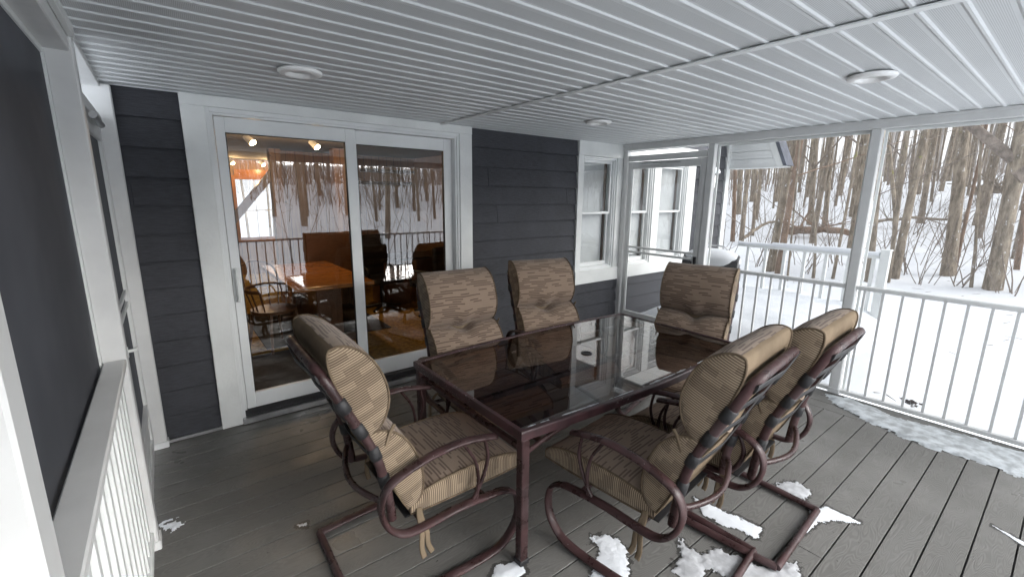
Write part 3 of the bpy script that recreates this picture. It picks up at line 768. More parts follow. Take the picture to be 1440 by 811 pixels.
M['wet'] = wetmat()
def patch(name, px, h, label, mat='snow', res=.007, rag=.035, seed=0):
    W = [gp(*p)[:2] for p in px]; W = [(w[0], w[1]) for w in W]
    xs = [w[0] for w in W]; ys = [w[1] for w in W]
    X0, X1, Y0, Y1 = min(xs)-.05, max(xs)+.05, min(ys)-.05, max(ys)+.05
    nx = int((X1-X0)/res)+1; ny = int((Y1-Y0)/res)+1; hs = {}; wt = {}
    for i in range(nx):
        for j in range(ny):
            x = X0+i*res; y = Y0+j*res
            d = dist_poly(x, y, W)*(1 if in_poly(x, y, W) else -1)
            nz = noise.noise(Vector((x*11, y*11, seed)))*rag+noise.noise(Vector((x*45, y*45, seed)))*rag*.8+noise.noise(Vector((x*110, y*110, seed)))*rag*.35
            e = d+nz
            if e > -.022-.02*noise.noise(Vector((x*18, y*18, seed+9))) and e < .012: wt[i, j] = 1
            if e > 0: hs[i, j] = .002+h*min(1, (e/.05))**.6*(.85+.25*noise.noise(Vector((x*25, y*25, seed+3))))
            elif e > -res: hs[i, j] = .0003
    idx = {}; vs = []
    for (i, j), z in hs.items(): idx[i, j] = len(vs); vs.append((X0+i*res, Y0+j*res, z))
    fs = [(idx[i, j], idx[i+1, j], idx[i+1, j+1], idx[i, j+1]) for (i, j) in hs if (i+1, j) in hs and (i+1, j+1) in hs and (i, j+1) in hs]
    o = MB().add(vs, fs, True).build(name, M[mat]); tag(o, label, 'snow patch')
    idx = {}; vs = []
    for (i, j) in wt: idx[i, j] = len(vs); vs.append((X0+i*res, Y0+j*res, .0011))
    if seed not in (7, 9): MB().add(vs, [(idx[i, j], idx[i+1, j], idx[i+1, j+1], idx[i, j+1]) for (i, j) in wt if (i+1, j) in wt and (i+1, j+1) in wt and (i, j+1) in wt]).build('melt_ring', M['wet'], o)
    return o
patch('snow_patch', [(1140, 714), (1165, 712), (1210, 735), (1172, 731), (1150, 735), (1128, 750)], .004, 'white wedge of snow pointing right from the rear corner of a chair base', seed=1, rag=.02)
patch('snow_patch', [(978, 700), (1012, 716), (1070, 742), (1064, 756), (1018, 737), (990, 722)], .005, 'narrow streak of snow lying between two chair runners', seed=2, rag=.02)
patch('snow_patch', [(958, 757), (985, 785), (1005, 770), (1045, 786), (1090, 800), (1120, 790), (1130, 830), (1060, 830), (1000, 800), (970, 830), (948, 800)], .008, 'ragged sheet of thin trodden snow at the bottom edge under the near chair', 'thin_snow', seed=3)
patch('snow_patch', [(832, 752), (852, 748), (872, 768), (885, 790), (888, 830), (828, 830), (838, 795), (846, 778)], .006, 'lumpy mound of snow under the nearest chair seat', seed=4, rag=.03)
patch('snow_patch', [(700, 795), (735, 788), (738, 803), (712, 820), (690, 815)], .008, 'small crust of snow at the foot of the table leg', seed=5, rag=.012)
patch('snow_patch', [(1088, 680), (1118, 676), (1140, 692), (1132, 704), (1100, 694)], .008, 'thin smear of snow inside the far chair base', 'thin_snow', seed=6, rag=.03)
patch('snow_patch', [(228, 740), (252, 726), (258, 738), (240, 750)], .006, 'scatter of snow crumbs by the left railing', seed=7, rag=.06)
patch('snow_patch', [(418, 738), (432, 734), (430, 740), (420, 741)], .004, 'tiny snow crumb on the boards behind the head chair', seed=8, rag=.01, res=.006)
patch('snow_patch', [(1395, 738), (1440, 762), (1450, 770), (1438, 766)], .003, 'thin line of snow on the boards in the lower right corner', seed=11, rag=.008, res=.006)
patch('ice_strip', [(1158, 553), (1200, 562), (1262, 588), (1330, 604), (1450, 640), (1450, 676), (1395, 655), (1300, 628), (1262, 612), (1232, 598), (1176, 570)], .014, 'strip of grey ice along the foot of the right railing', 'icy', res=.016, seed=9)
dl = MB()
for k in range(70):
    a = random.uniform(0, 6.28); c0 = Vector((random.gauss(0, .035), random.gauss(0, .035), .01+abs(random.gauss(0, .02))))
    d = Vector((math.cos(a), math.sin(a), random.uniform(-.5, .9))).normalized()*.022; e = d.cross(Vector((0, 0, 1))).normalized()*.018
    dl.add([c0-d, c0+e+Vector((0, 0, .006)), c0+d, c0-e], [(0, 1, 2, 3)])

# ------------------------------------------------------------------ ground
def ss(a, b, x):
    t_ = max(0, min(1, (x-a)/(b-a))); return t_*t_*(3-2*t_)
def gz(x, y):
    dx = x-5; dy = y+4.5
    d = math.hypot(max(0, x-5), 0) if y > -4.6 and x > 5 else math.hypot(max(0, dx), min(0, dy))
    if x < 0: d = max(d, -x*.8)
    z = -.38+.55*ss(5, 11, d)+2.35*ss(10, 30, d)+1.6*ss(28, 60, d)+6*ss(60, 150, d)
    n_ = noise.noise(Vector((x*.10, y*.10, 3)))*.7*ss(6, 18, d)+noise.noise(Vector((x*.35, y*.35, 5)))*.16*ss(1, 8, d)+noise.noise(Vector((x*1.1, y*1.1, 8)))*.05
    if 4.8 < x < 9.5 and y > -4.5:      # drift piled against the small side deck
        z += .30*math.exp(-((y+2.5)/.55)**2)*ss(9.5, 7.5, x)
    if x < 5.2 and y > -4.8: z = min(z, -.5)
    return z+n_
mb = MB()
def axis(lo, hi):
    out = []; v = 0.; 
    return out
xs = sorted(set([-140+8*i for i in range(14)]+[-28+2*i for i in range(15)]+[.4*i for i in range(0, 90)]+[36+2*i for i in range(12)]+[60+8*i for i in range(24)]))
ys = sorted(set([-220+8*i for i in range(22)]+[-44+2*i for i in range(14)]+[-16+.4*i for i in range(0, 80)]+[16+2*i for i in range(14)]+[44+8*i for i in range(22)]))
vs = [(x, y, gz(x, y)) for y in ys for x in xs]; nx = len(xs)
fs = [(j*nx+i, j*nx+i+1, (j+1)*nx+i+1, (j+1)*nx+i) for j in range(len(ys)-1) for i in range(nx-1)]
tag(mb.add(vs, fs, True).build('snowy_ground', M['snow']), kind='structure')
dlo = dl.build('dead_leaves', M['dirt'])
_d = ray(1277, 568); _k = 3.
while (CP+_d*_k).z > gz(*(CP+_d*_k)[:2]): _k += .02
dlo.location = CP+_d*_k
tag(dlo, 'dark clump of dead leaves poking from the snow behind the right railing', 'leaves')

# side deck beyond the far door
tag(bx('side_deck', (L+.09, -2.15, -.3), (8.42, -.0, -.02), M['deck'], None, 0), kind='structure')
mb = MB(); nx = 70; ny = 46
vs = []
for j in range(ny+1):
    for i in range(nx+1):
        x = L+.12+(8.5-L-.12)*i/nx; y = -2.35+2.33*j/ny
        e = ss(-2.42, -1.7, y); ew = ss(-.02, -.35, y)
        h = .02+.27*e*(.65+.35*ew)*(.6+.4*ss(L, L+.7, x))+noise.noise(Vector((x*1.7, y*1.7, 2)))*.05+noise.noise(Vector((x*6, y*6, 2)))*.008
        vs.append((x, y, h-.05 if y > -2.3 else -.3))
fs = [(j*(nx+1)+i, j*(nx+1)+i+1, (j+1)*(nx+1)+i+1, (j+1)*(nx+1)+i) for j in range(ny) for i in range(nx)]
tag(mb.add(vs, fs, True).build('deck_snow', M['snow']), kind='structure')
r2 = railing('deck_railing', 'snow-topped white railing at the far side of the small side deck', (8.35, -.03), (8.35, -2.08), .985, .06, .30, M['white'], bw=.045, topw=.075, toph=.04)
mb = MB(); n = 60; k2 = 10; vs = []
for i in range(n+1):
    s = i/n*2.04; hh = .050+.03*noise.noise(Vector((s*2.2, 0, 1)))+(.025 if .55 < s < 1.75 else 0)
    for k in range(k2+1):
        a = math.pi*k/k2; vs.append((s, -.042*math.cos(a), .986+hh*math.sin(a)**.8))
mb.add(vs, [(i*(k2+1)+k, (i+1)*(k2+1)+k, (i+1)*(k2+1)+k+1, i*(k2+1)+k+1) for i in range(n) for k in range(k2)], True).build('snow_cap', M['snow'], r2)
pp = post('deck_post', 'white end post of the snow-topped far railing', 8.35, -2.14, .11, -.1, 1.06, M['white'])
bx('post_cap', (-.065, -.065, 1.161), (.065, .065, 1.185), M['white'], pp, .01)

# grill with snow cap
gr = empty('grill', (5.55, -1.02, -.02), R(-68), 'covered barbecue grill capped with snow behind the far chair', 'grill')
mb = MB(); n = 24; 
prof = [(-.20, .93), (-.21, 1.0), (-.17, 1.07), (-.08, 1.115), (.02, 1.12), (.12, 1.09), (.19, 1.02), (.20, .93)]
mb.prism(prof, 'x', -.32, .32); hood = mb.build('hood', M['grillmetal'], gr, .02, 3)
MB().tube(spline([(-.16, .10, 1.10), (-.15, .05, 1.20), (0, .04, 1.225), (.15, .05, 1.20), (.16, .10, 1.10)], 5), .010, 8).build('hood_handle', M['chrome'], hood)
mb = MB(); vs = []; A = 26; B = 10
for j in range(B+1):
    for i in range(A):
        a = 2*math.pi*i/A; r_ = 1-(j/B)**2; r_ = math.sqrt(max(0, 1-(j/B)**2.4))
        cx, cy = math.cos(a), math.sin(a); sx = math.copysign(abs(cx)**.7, cx)*.335*r_; sy = math.copysign(abs(cy)**.7, cy)*.215*r_
        vs.append((sx, sy, 1.035+.16*(j/B)+.008*noise.noise(Vector((sx*20, sy*20, 0))) - (.06*(abs(sy)/.2)**2 if j < 3 else 0)*.5))
mb.add(vs, [(j*A+i, j*A+(i+1) % A, (j+1)*A+(i+1) % A, (j+1)*A+i) for j in range(B) for i in range(A)], True); mb.build('snow_cap', M['snow'], gr)
MB().box((-.34, -.22, .78), (.34, .22, .93)).build('firebox', M['grillmetal'], gr, .01)
MB().box((-.30, -.20, .06), (.30, .20, .74)).build('cabinet', M['grillmetal'], gr, .01)
for sx in (-1, 1):
    for sy in (-1, 1): MB().box((sx*.27-.02, sy*.17-.02, .0), (sx*.27+.02, sy*.17+.02, .06)).build('leg', M['grillmetal'], gr)

# ------------------------------------------------------------------ interior room
def st(o): return tag(o, kind='structure')
FZ = .09
st(bx('room_floor', (-1.5, .14, FZ-.05), (4.05, 9.5, FZ), M['carpet'], None, 0))
st(bx('room_ceiling', (-1.5, .14, 2.46), (4.05, 9.5, 2.52), M['roomceil'], None, 0))
st(bx('room_wall', (-1.6, .14, 0), (-1.5, 9.5, 2.52), M['roomwall'], None, 0))
st(bx('pine_wall', (1.66, 4.2, 0), (4.05, 4.3, 2.46), M['pine'], None, 0))
st(bx('side_wall', (4.05, .14, 0), (4.12, 4.3, 2.52), M['pine'], None, 0))
wb = MB().box((-1.5, 7.0, 0), (1.38, 7.1, 2.5)).box((1.38, 7.0, 0), (2.12, 7.1, .85)).box((1.38, 7.0, 2.12), (2.12, 7.1, 2.5)).box((2.12, 7.0, 0), (4, 7.1, 2.5))
st(wb.build('back_wall', M['pine']))
iw = empty('room_window', (1.75, 7.0, .85), 0, 'small bright window with an orange wood frame deep inside the room', 'window')
MB().box((-.43, -.03, -.06), (-.34, .02, 1.30)).box((.34, -.03, -.06), (.43, .02, 1.30)).box((-.34, -.03, 1.22), (.34, .02, 1.42)).box((-.34, -.03, -.06), (.34, .02, .03)).build('frame', M['owood'], iw)
MB().add([(-.34, .012, .0), (.34, .012, .0), (.34, .012, 1.24), (-.34, .012, 1.24)], [(0, 1, 2, 3)]).build('pane', M['screen'], iw)  # sheet of insect-screen material, added to dim the bright view outside
MB().box((-.34, -.01, .58), (.34, .01, .60)).box((-.005, -.01, .03), (.005, .01, 1.22)).build('glazing_bar', M['white'], iw)
st(bx('inner_wall_left', (-.06, .065, 0), (.47, .14, 2.6), M['roomwall'], None, 0))
st(bx('inner_wall_right', (2.495, .065, 0), (4.20, .14, 2.6), M['roomwall'], None, 0))
st(bx('inner_wall_top', (.47, .135, 2.33), (2.495, .16, 2.6), M['roomwall'], None, 0))
mt = bx('dark_floor_slab', (.35, .2, FZ+.002), (1.75, 1.35, FZ+.012), M['mat'], None, .003); tag(mt, 'dark flat area of the room floor just inside the sliding door', 'mat')  # thin dark slab laid over part of the carpet
mt = bx('dark_floor_slab', (.9, 1.5, FZ+.002), (2.35, 3.3, FZ+.012), M['mat'], None, .003); tag(mt, 'dark flat area beneath the wooden table inside the room', 'mat')
# timber brace + post
tbm = empty('timber_post', (1.60, 3.9, FZ), 0, 'brown timber post with a diagonal brace inside the room', 'post')
bx('shaft', (-.08, -.08, 0), (.08, .08, 2.36), M['pine'], tbm, .004)
MB().prism([(-.75, 1.25), (-.70, 1.14), (.06, 2.05), (.06, 2.22)], 'y', -.05, .05).build('diagonal_brace', M['dwood'], tbm)
tp = empty('timber_post', (2.33, 3.2, FZ), 0, 'square brown timber post behind the high wooden chair back inside the room', 'post')
bx('shaft', (-.09, -.09, 0), (.09, .09, 2.36), M['pine'], tp, .004)
for k, (x, y, lb) in enumerate(((1.04, 2.2, 'lit track spotlight nearest the left end of the room ceiling'), (1.74, 2.2, 'lit track spotlight right of the first, near the door centre'), (1.32, 7.0*.93, 'small lit spotlight above the left of the orange wood window'), (1.86, 6.6, 'small lit spotlight above the right of the orange wood window'))):
    t = empty('spotlight', (x, y, 2.455), 0, lb, 'spotlight', 'lit track spotlights inside the room')
    MB().tube([(0, 0, 0), (0, 0, -.05)], .01, 8).tube([(-.03, .02, -.03), (.03, -.04, -.10)], [.032, .042], 12).build('lamp_head', M['vinyl'], t)
    MB().tube([(.030, -.040, -.101), (.036, -.046, -.112)], [.040, .030], 12).build('bulb', M['bulb'], t)
    ld = bpy.data.lights.new('spot_glow', 'POINT'); ld.energy = 3.0 if k < 2 else 2.2; ld.color = (1, .62, .28); ld.shadow_soft_size = .05
    lo = bpy.data.objects.new('spot_glow', ld); COL.objects.link(lo); lo.location = (.05, -.07, -.16); lo.parent = t
# table
it = empty('wooden_table', (1.55, 1.95, FZ), R(0), 'orange varnished wooden table inside the room behind the sliding door', 'table')
MB().box((-.42, -.95, .70), (.42, .95, .745)).build('tabletop', M['owood'], it, .008, 2)
MB().box((-.05, -.6, .05), (.05, .6, .70)).build('trestle', M['dwood'], it)
for sy in (-.6, .6): MB().box((-.28, sy-.05, 0), (.28, sy+.05, .08)).box((-.14, sy-.04, .08), (.14, sy+.04, .70)).build('leg', M['dwood'], it, .01)
be = empty('high_back_bench', (2.08, 3.05, FZ), 0, 'high straight wooden chair back at the far end of the orange table', 'chair')
MB().box((-.33, 0, .35), (.33, .035, 1.12)).build('backrest', M['dwood'], be, .006)
MB().box((-.33, -.45, .40), (.33, 0, .44)).build('seat', M['dwood'], be, .006)
for sx in (-.3, .3):
    for sy in (-.42, .0): MB().box((sx-.025, sy-.025, 0), (sx+.025, sy+.025, .40)).build('leg', M['dwood'], be)
# windsor chair
wc = empty('windsor_chair', (1.02, 1.55, FZ), R(25), 'dark bow-armed windsor chair drawn up to the orange table', 'chair')
MB().cyl((0, 0, .42), .23, .035, 24).build('seat', M['dwood'], wc)
for sx, sy in ((-.15, -.15), (.15, -.15), (-.15, .15), (.15, .15)): MB().tube([(sx*1.35, sy*1.35, 0), (sx, sy, .42)], [.013, .02], 8).build('leg', M['dwood'], wc)
arc = [(.27*math.cos(R(a)), .27*math.sin(R(a)), .68) for a in range(-30, 211, 15)]
mb = MB().tube(arc, .02, 8, side=(0, 0, 1), r2=.012)
for a in range(-30, 211, 24): mb.tube([(.2*math.cos(R(a)), .2*math.sin(R(a)), .45), (.265*math.cos(R(a)), .265*math.sin(R(a)), .68)], .007, 6)
mb.build('arm_bow', M['dwood'], wc)
mb = MB().tube(spline([(-.22, .18, .68), (-.2, .26, .88), (0, .31, .96), (.2, .26, .88), (.22, .18, .68)], 5), .012, 8)
for a in (-.14, -.07, 0, .07, .14): mb.tube([(a, .26, .69), (a, .30, .95-abs(a)*.4)], .006, 6)
mb.build('backrest', M['dwood'], wc)
def office(x, y, rz, lb, h=1.12):
    t = empty('office_chair', (x, y, FZ), rz, lb, 'chair', 'black leather office chairs inside the room')
    MB().box((-.25, -.24, .42), (.25, .24, .52)).build('seat', M['leather'], t, .04, 3)
    MB().box((-.26, .20, .50), (.26, .30, h)).build('backrest', M['leather'], t, .045, 3)
    MB().tube([(0, 0, .10), (0, 0, .42)], .03, 10).build('column', M['black'], t)
    b = MB()
    for k in range(5): b.tube([(0, 0, .10), (.30*math.cos(k*1.2566), .30*math.sin(k*1.2566), .05)], [.03, .018], 8)
    b.build('star_base', M['black'], t)
    for sx in (-1, 1): MB().tube(spline([(sx*.27, -.15, .46), (sx*.30, -.16, .66), (sx*.30, .05, .68), (sx*.27, .22, .66)], 4), .018, 8).build('armrest', M['black'], t)
office(2.62, 2.45, R(8), 'tall black leather office chair left of the dark desk inside the room', 1.12)
office(3.10, 1.75, R(-160), 'black leather office chair at the right edge of the sliding door glass', 1.02)
dk = empty('desk', (3.35, 2.9, FZ), 0, 'dark desk with a glossy top behind the office chairs inside the room', 'desk')
MB().box((-.65, -.35, .70), (.65, .35, .74)).build('desktop', M['leather'], dk, .006)
MB().box((-.6, -.3, 0), (-.2, .3, .70)).box((.2, -.3, 0), (.6, .3, .70)).build('drawer_unit', M['dwood'], dk)
for (z, xa, xb, lb) in ((1.97, 2.75, 3.9, 'lower dark shelf on the pine wall inside the room'), (2.18, 3.0, 3.95, 'upper dark shelf on the pine wall inside the room')):
    s_ = MB().box((xa, 4.0, z), (xb, 4.19, z+.05)).build('shelf', M['leather']); tag(s_, lb, 'shelf')

# ------------------------------------------------------------------ trees
def limb(mb, p, d, r, ln, depth, rng, sides=6, wig=.25, seg=7, taper=.25):
    pts = [p.copy()]; rad = [r]; q = p.copy(); dd = d.copy(); kids_ = []
    for i in range(seg):
        dd = (dd+Vector((rng.uniform(-1, 1), rng.uniform(-1, 1), rng.uniform(-.6, .9)))*wig/seg*2).normalized()
        q = q+dd*ln/seg; pts.append(q.copy()); rad.append(r*(1-(1-taper)*(i+1)/seg)); kids_.append((q.copy(), dd.copy(), rad[-1]))
    mb.tube(pts, rad, sides)
    if depth > 0:
        for k in range(rng.randint(2, 4)):
            c, dc, rc = kids_[rng.randint(1, seg-1)]
            a = rng.uniform(0, 6.28); side = Vector((math.cos(a), math.sin(a), rng.uniform(0, .9))).normalized()
            limb(mb, c, (dc*.7+side*.8).normalized(), rc*.5, ln*rng.uniform(.35, .6), depth-1, rng, max(4, sides-2), wig*1.3, 5)
def tree_meshes(seed, h, r, nl=8, lean=(0, 0), zlow=2.2, crook=.12, sides=12, fork=None):
    rng = random.Random(seed); tr = MB(); br = MB()
    pts = []; rad = []; n = 16; ph = rng.uniform(0, 6); ph2 = rng.uniform(0, 6)
    for i in range(n+1):
        s = i/n; z = h*s
        pts.append(Vector((lean[0]*z+crook*math.sin(ph+s*5)*s, lean[1]*z+crook*math.sin(ph2+s*4)*s, z-.5*(i == 0))))
        rad.append(r*((1-s)**.75*.92+.06)*(1+.25*math.exp(-s*h/.3)))
    tr.tube(pts, rad, sides)
    for k in range(nl):
        s = rng.uniform(zlow/h, .95); i = min(n-1, int(s*n)); p = pts[i].lerp(pts[i+1], s*n-i); a = rng.uniform(0, 6.28)
        d = Vector((math.cos(a), math.sin(a), rng.uniform(.1, .9))).normalized()
        limb(br, p, d, rad[i]*rng.uniform(.22, .4), h*(1-s)*.35+.8, 2, rng)
    if fork:
        for (z, d, rr_, ln) in fork:
            i = int(z/h*n); limb(br, pts[i].lerp(pts[i+1], z/h*n-i), Vector(d).normalized(), rr_, ln, 1, rng, 10, .12, 8, .5)
    return tr, br
def tree(base, h, r, seed, label, group=None, mat='bark', **kw):
    t = empty('bare_tree', base, 0, label, 'tree', group)
    tr, br = tree_meshes(seed, h, r, **kw); tr.build('trunk', M[mat], t); br.build('branches', M['twig'] if mat != 'bark_red' else M[mat], t); return t
def hit(px, py, dmax=80):
    d = ray(px, py); k = 6.
    while k < dmax:
        p = CP+d*k
        if p.z < gz(p.x, p.y): return p, k
        k += .1
    return CP+d*dmax, dmax
placed = []
def near_tree(bpx, tpx, w, seed, label, h=13, **kw):
    """base pixel, a higher pixel on the trunk axis, width in px"""
    p, k = hit(*bpx); depth = k
    # second point at the same depth plane -> lean
    d2 = ray(*tpx); toC = Vector((p.x-CP.x, p.y-CP.y)); dist = toC.length
    k2 = dist/Vector((d2.x, d2.y)).length; q = CP+d2*k2
    ax = Vector((q.x-p.x, q.y-p.y))/(q.z-p.z)
    placed.append((p.x, p.y))
    cw = math.sqrt(1+((bpx[0]-720)/FPX)**2)
    return tree((p.x, p.y, gz(p.x, p.y)-.05), h, w/FPX*depth/2*.80/cw, seed, label, lean=(ax.x, ax.y), **kw)
near_tree((1334, 388), (1356, 180), 27, 1, 'thick straight bare tree in the middle of the right-hand screen', crook=.05)
near_tree((1396, 408), (1424, 262), 36, 2, 'thickest forked bare tree near the right edge with a snow-lined limb', mat='bark', crook=.04, zlow=5, fork=[(2.6, (-.2, .9, .95), .10, 4.5), (2.3, (.25, -.8, .85), .17, 6)])
near_tree((1257, 392), (1300, 184), 17, 3, 'leaning lichen-spotted bare tree just right of the middle post', crook=.05)
near_tree((1249, 398), (1278, 190), 9, 31, 'thin bare trunk hugging the leaning lichen-spotted tree', crook=.1)
near_tree((1222, 398), (1243, 186), 13, 4, 'slim bare tree immediately right of the middle post above the deck railing', crook=.06)
near_tree((1197, 350), (1219, 195), 15, 5, 'yellow-lichened bare tree immediately left of the middle post', crook=.05)
near_tree((1082, 382), (1117, 195), 15, 6, 'left one of a pair of leaning grey bare trees behind the snow-topped railing', crook=.06)
near_tree((1094, 384), (1126, 200), 13, 7, 'right one of a pair of leaning bare trees, reddish and broken barked', mat='bark_red', crook=.05)
near_tree((1139, 317), (1148, 190), 11, 8, 'straight bare tree above the fallen log, left of a similar pair', crook=.06)
near_tree((1160, 318), (1171, 190), 10, 9, 'straight bare tree above the right end of the fallen log', crook=.06)
near_tree((1042, 345), (1056, 200), 9, 10, 'white-flecked slim bare tree beside the house corner board', crook=.1)
near_tree((1031, 340), (1034, 235), 8, 11, 'short-looking reddish trunk next to the house corner board', mat='bark_red', crook=.05)
near_tree((1059, 332), (1064, 235), 6, 12, 'thin bare tree under the white gable return', crook=.06)
near_tree((1341, 386), (1368, 240), 8, 13, 'curved reddish sapling crossing in front of the thick straight tree', mat='bark_red', crook=.35)
near_tree((1369, 405), (1372, 255), 7, 14, 'thin crooked bare tree between the thick straight tree and the forked one', crook=.3)
near_tree((1262, 330), (1252, 190), 9, 15, 'bare tree with a broken bend behind the leaning lichen-spotted tree', crook=.3)
near_tree((1432, 380), (1446, 240), 12, 16, 'bare tree leaning at the far right edge of the view', mat='bark_red', crook=.1)
near_tree((1170, 392), (1196, 250), 6, 17, 'thin crooked grey tree in front of the fallen log', crook=.4, zlow=1.2)
near_tree((1350, 300), (1362, 200), 9, 18, 'mid-distance bare tree right behind the thick straight tree', crook=.1)
near_tree((1218, 300), (1236, 190), 7, 19, 'mid-distance thin tree just right of the middle post at ridge height', crook=.08)
near_tree((1108, 395), (1116, 280), 4, 20, 'skinny sapling rising through the snow-topped railing', crook=.2, zlow=1)
near_tree((1144, 392), (1146, 280), 6, 21, 'broken grey stem standing behind the snow-topped railing', crook=.1, h=2.9, zlow=1)
# mid-distance woods: individual copies of eight trees
protos = []
for k in range(9):
    tr, br = tree_meshes(100+k, 15+k*.4, (.09, .06, .12, .05, .08, .10, .045, .07, .13)[k], nl=7, crook=.25, zlow=4, sides=9)
    t = empty('bare_tree', (0, 0, -50), 0); tr.build('trunk', M[('bark', 'bark_dark', 'bark')[k % 3]], t); br.build('branches', M['twig'], t); protos.append([t, False])
rng = random.Random(42)
GM = 'bare trees of the woods on the snowy rise'
cnt = 0
def clear(x, y, m_=1.2):
    return all((x-a)**2+(y-b)**2 > m_*m_ for a, b in placed)
cand = []
while cnt < 225:
    # polar around camera; visible sector to the right, plus the front side seen in reflection
    if cnt < 170: a = R(rng.uniform(-9, 37)); d = rng.uniform(18, 52)
    else: a = R(rng.uniform(-112, -30)); d = rng.uniform(9, 38)
    x = CP.x+d*math.cos(a); y = CP.y+d*math.sin(a)
    if not clear(x, y): continue
    placed.append((x, y)); pr = protos[rng.randint(0, 8)]
    if not pr[1]: o = pr[0]; pr[1] = True
    else: o = copy_tree(pr[0])
    o.location = (x, y, gz(x, y)-.1); o.rotation_euler = (rng.uniform(-.05, .05), rng.uniform(-.05, .05), rng.uniform(0, 6.28)); s = rng.uniform(.75, 1.15); o.scale = (s, s, s*rng.uniform(.9, 1.2))
    if cnt < 170:
        tag(o, 'bare grey-brown tree among many alike on the snowy rise beyond the railing', 'tree', GM)
    else: tag(o, 'bare tree in front of the porch, seen only mirrored in the door glass', 'tree', 'bare trees mirrored in the door glass')
    cnt += 1
for pr in protos:
    if not pr[1]:
        for c in list(pr[0].children): bpy.data.objects.remove(c)
        bpy.data.objects.remove(pr[0])
for k in range(9):
    o = copy_tree(random.Random(k).choice([p[0] for p in protos if p[1]])); x = 1.2+(k % 3)*1.5+k*.55; y = 12+k*1.7
    o.location = (x, y, gz(x, y)-.1); o.scale = (1, 1, 1)
    tag(o, 'bare tree behind the house, seen through the orange-framed room window', 'tree', 'trees seen through the room window')
# far wood: one mass
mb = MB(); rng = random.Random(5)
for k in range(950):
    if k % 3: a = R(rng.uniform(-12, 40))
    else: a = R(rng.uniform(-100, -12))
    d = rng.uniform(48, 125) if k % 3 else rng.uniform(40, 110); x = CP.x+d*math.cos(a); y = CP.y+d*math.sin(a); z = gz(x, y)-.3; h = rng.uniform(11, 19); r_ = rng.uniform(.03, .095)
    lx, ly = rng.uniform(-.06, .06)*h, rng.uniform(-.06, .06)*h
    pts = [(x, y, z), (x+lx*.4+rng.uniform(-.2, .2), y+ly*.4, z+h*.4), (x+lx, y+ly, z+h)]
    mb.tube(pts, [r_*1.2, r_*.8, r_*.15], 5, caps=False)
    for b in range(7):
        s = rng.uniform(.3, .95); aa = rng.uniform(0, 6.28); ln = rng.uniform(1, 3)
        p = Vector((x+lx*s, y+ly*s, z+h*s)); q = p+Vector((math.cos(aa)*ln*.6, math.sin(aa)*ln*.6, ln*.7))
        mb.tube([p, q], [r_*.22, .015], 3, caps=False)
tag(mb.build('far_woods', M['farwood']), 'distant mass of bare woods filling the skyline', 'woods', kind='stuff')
mb = MB()
for k in range(5200):
    a = R(rng.uniform(-12, 40) if k < 1000 else rng.uniform(-120, -20)); d = rng.uniform(33, 62) if k < 1000 else rng.uniform(22, 55); x = CP.x+d*math.cos(a); y = CP.y+d*math.sin(a); z = gz(x, y)
    p = Vector((x, y, z)); h = rng.uniform(.8, 3.4); q = p+Vector((rng.uniform(-.5, .5), rng.uniform(-.5, .5), h)); mb.tube([p, (p+q)/2+Vector((rng.uniform(-.2, .2), 0, 0)), q], [.022, .014, .006], 3, caps=False)
tag(mb.build('brush', M['twig']), 'brown leafless brush along the top of the snowy rise', 'brush', kind='stuff')
mb = MB()
for k in range(750):
    a = R(rng.uniform(-12, 38) if k < 480 else rng.uniform(-112, -25)); d = rng.uniform(13, 34) if k < 480 else rng.uniform(6, 30); x = CP.x+d*math.cos(a); y = CP.y+d*math.sin(a)
    if not clear(x, y, .5): continue
    p = Vector((x, y, gz(x, y)-.05)); h = rng.uniform(.6, 3.2); q = p+Vector((rng.uniform(-.35, .35)*h, rng.uniform(-.35, .35)*h, h)); m_ = (p+q)/2+Vector((rng.uniform(-.15, .15), rng.uniform(-.15, .15), 0))
    r_ = rng.uniform(.006, .016); mb.tube([p, m_, q], [r_, r_*.7, r_*.3], 4, caps=False)
    for b in range(3):
        c0 = p.lerp(q, rng.uniform(.3, .9)); mb.tube([c0, c0+Vector((rng.uniform(-.5, .5), rng.uniform(-.5, .5), rng.uniform(.1, .5)))], [r_*.5, r_*.2], 3, caps=False)
tag(mb.build('undergrowth', M['twig']), 'thin leafless saplings scattered over the snowy slope', 'undergrowth', kind='stuff')
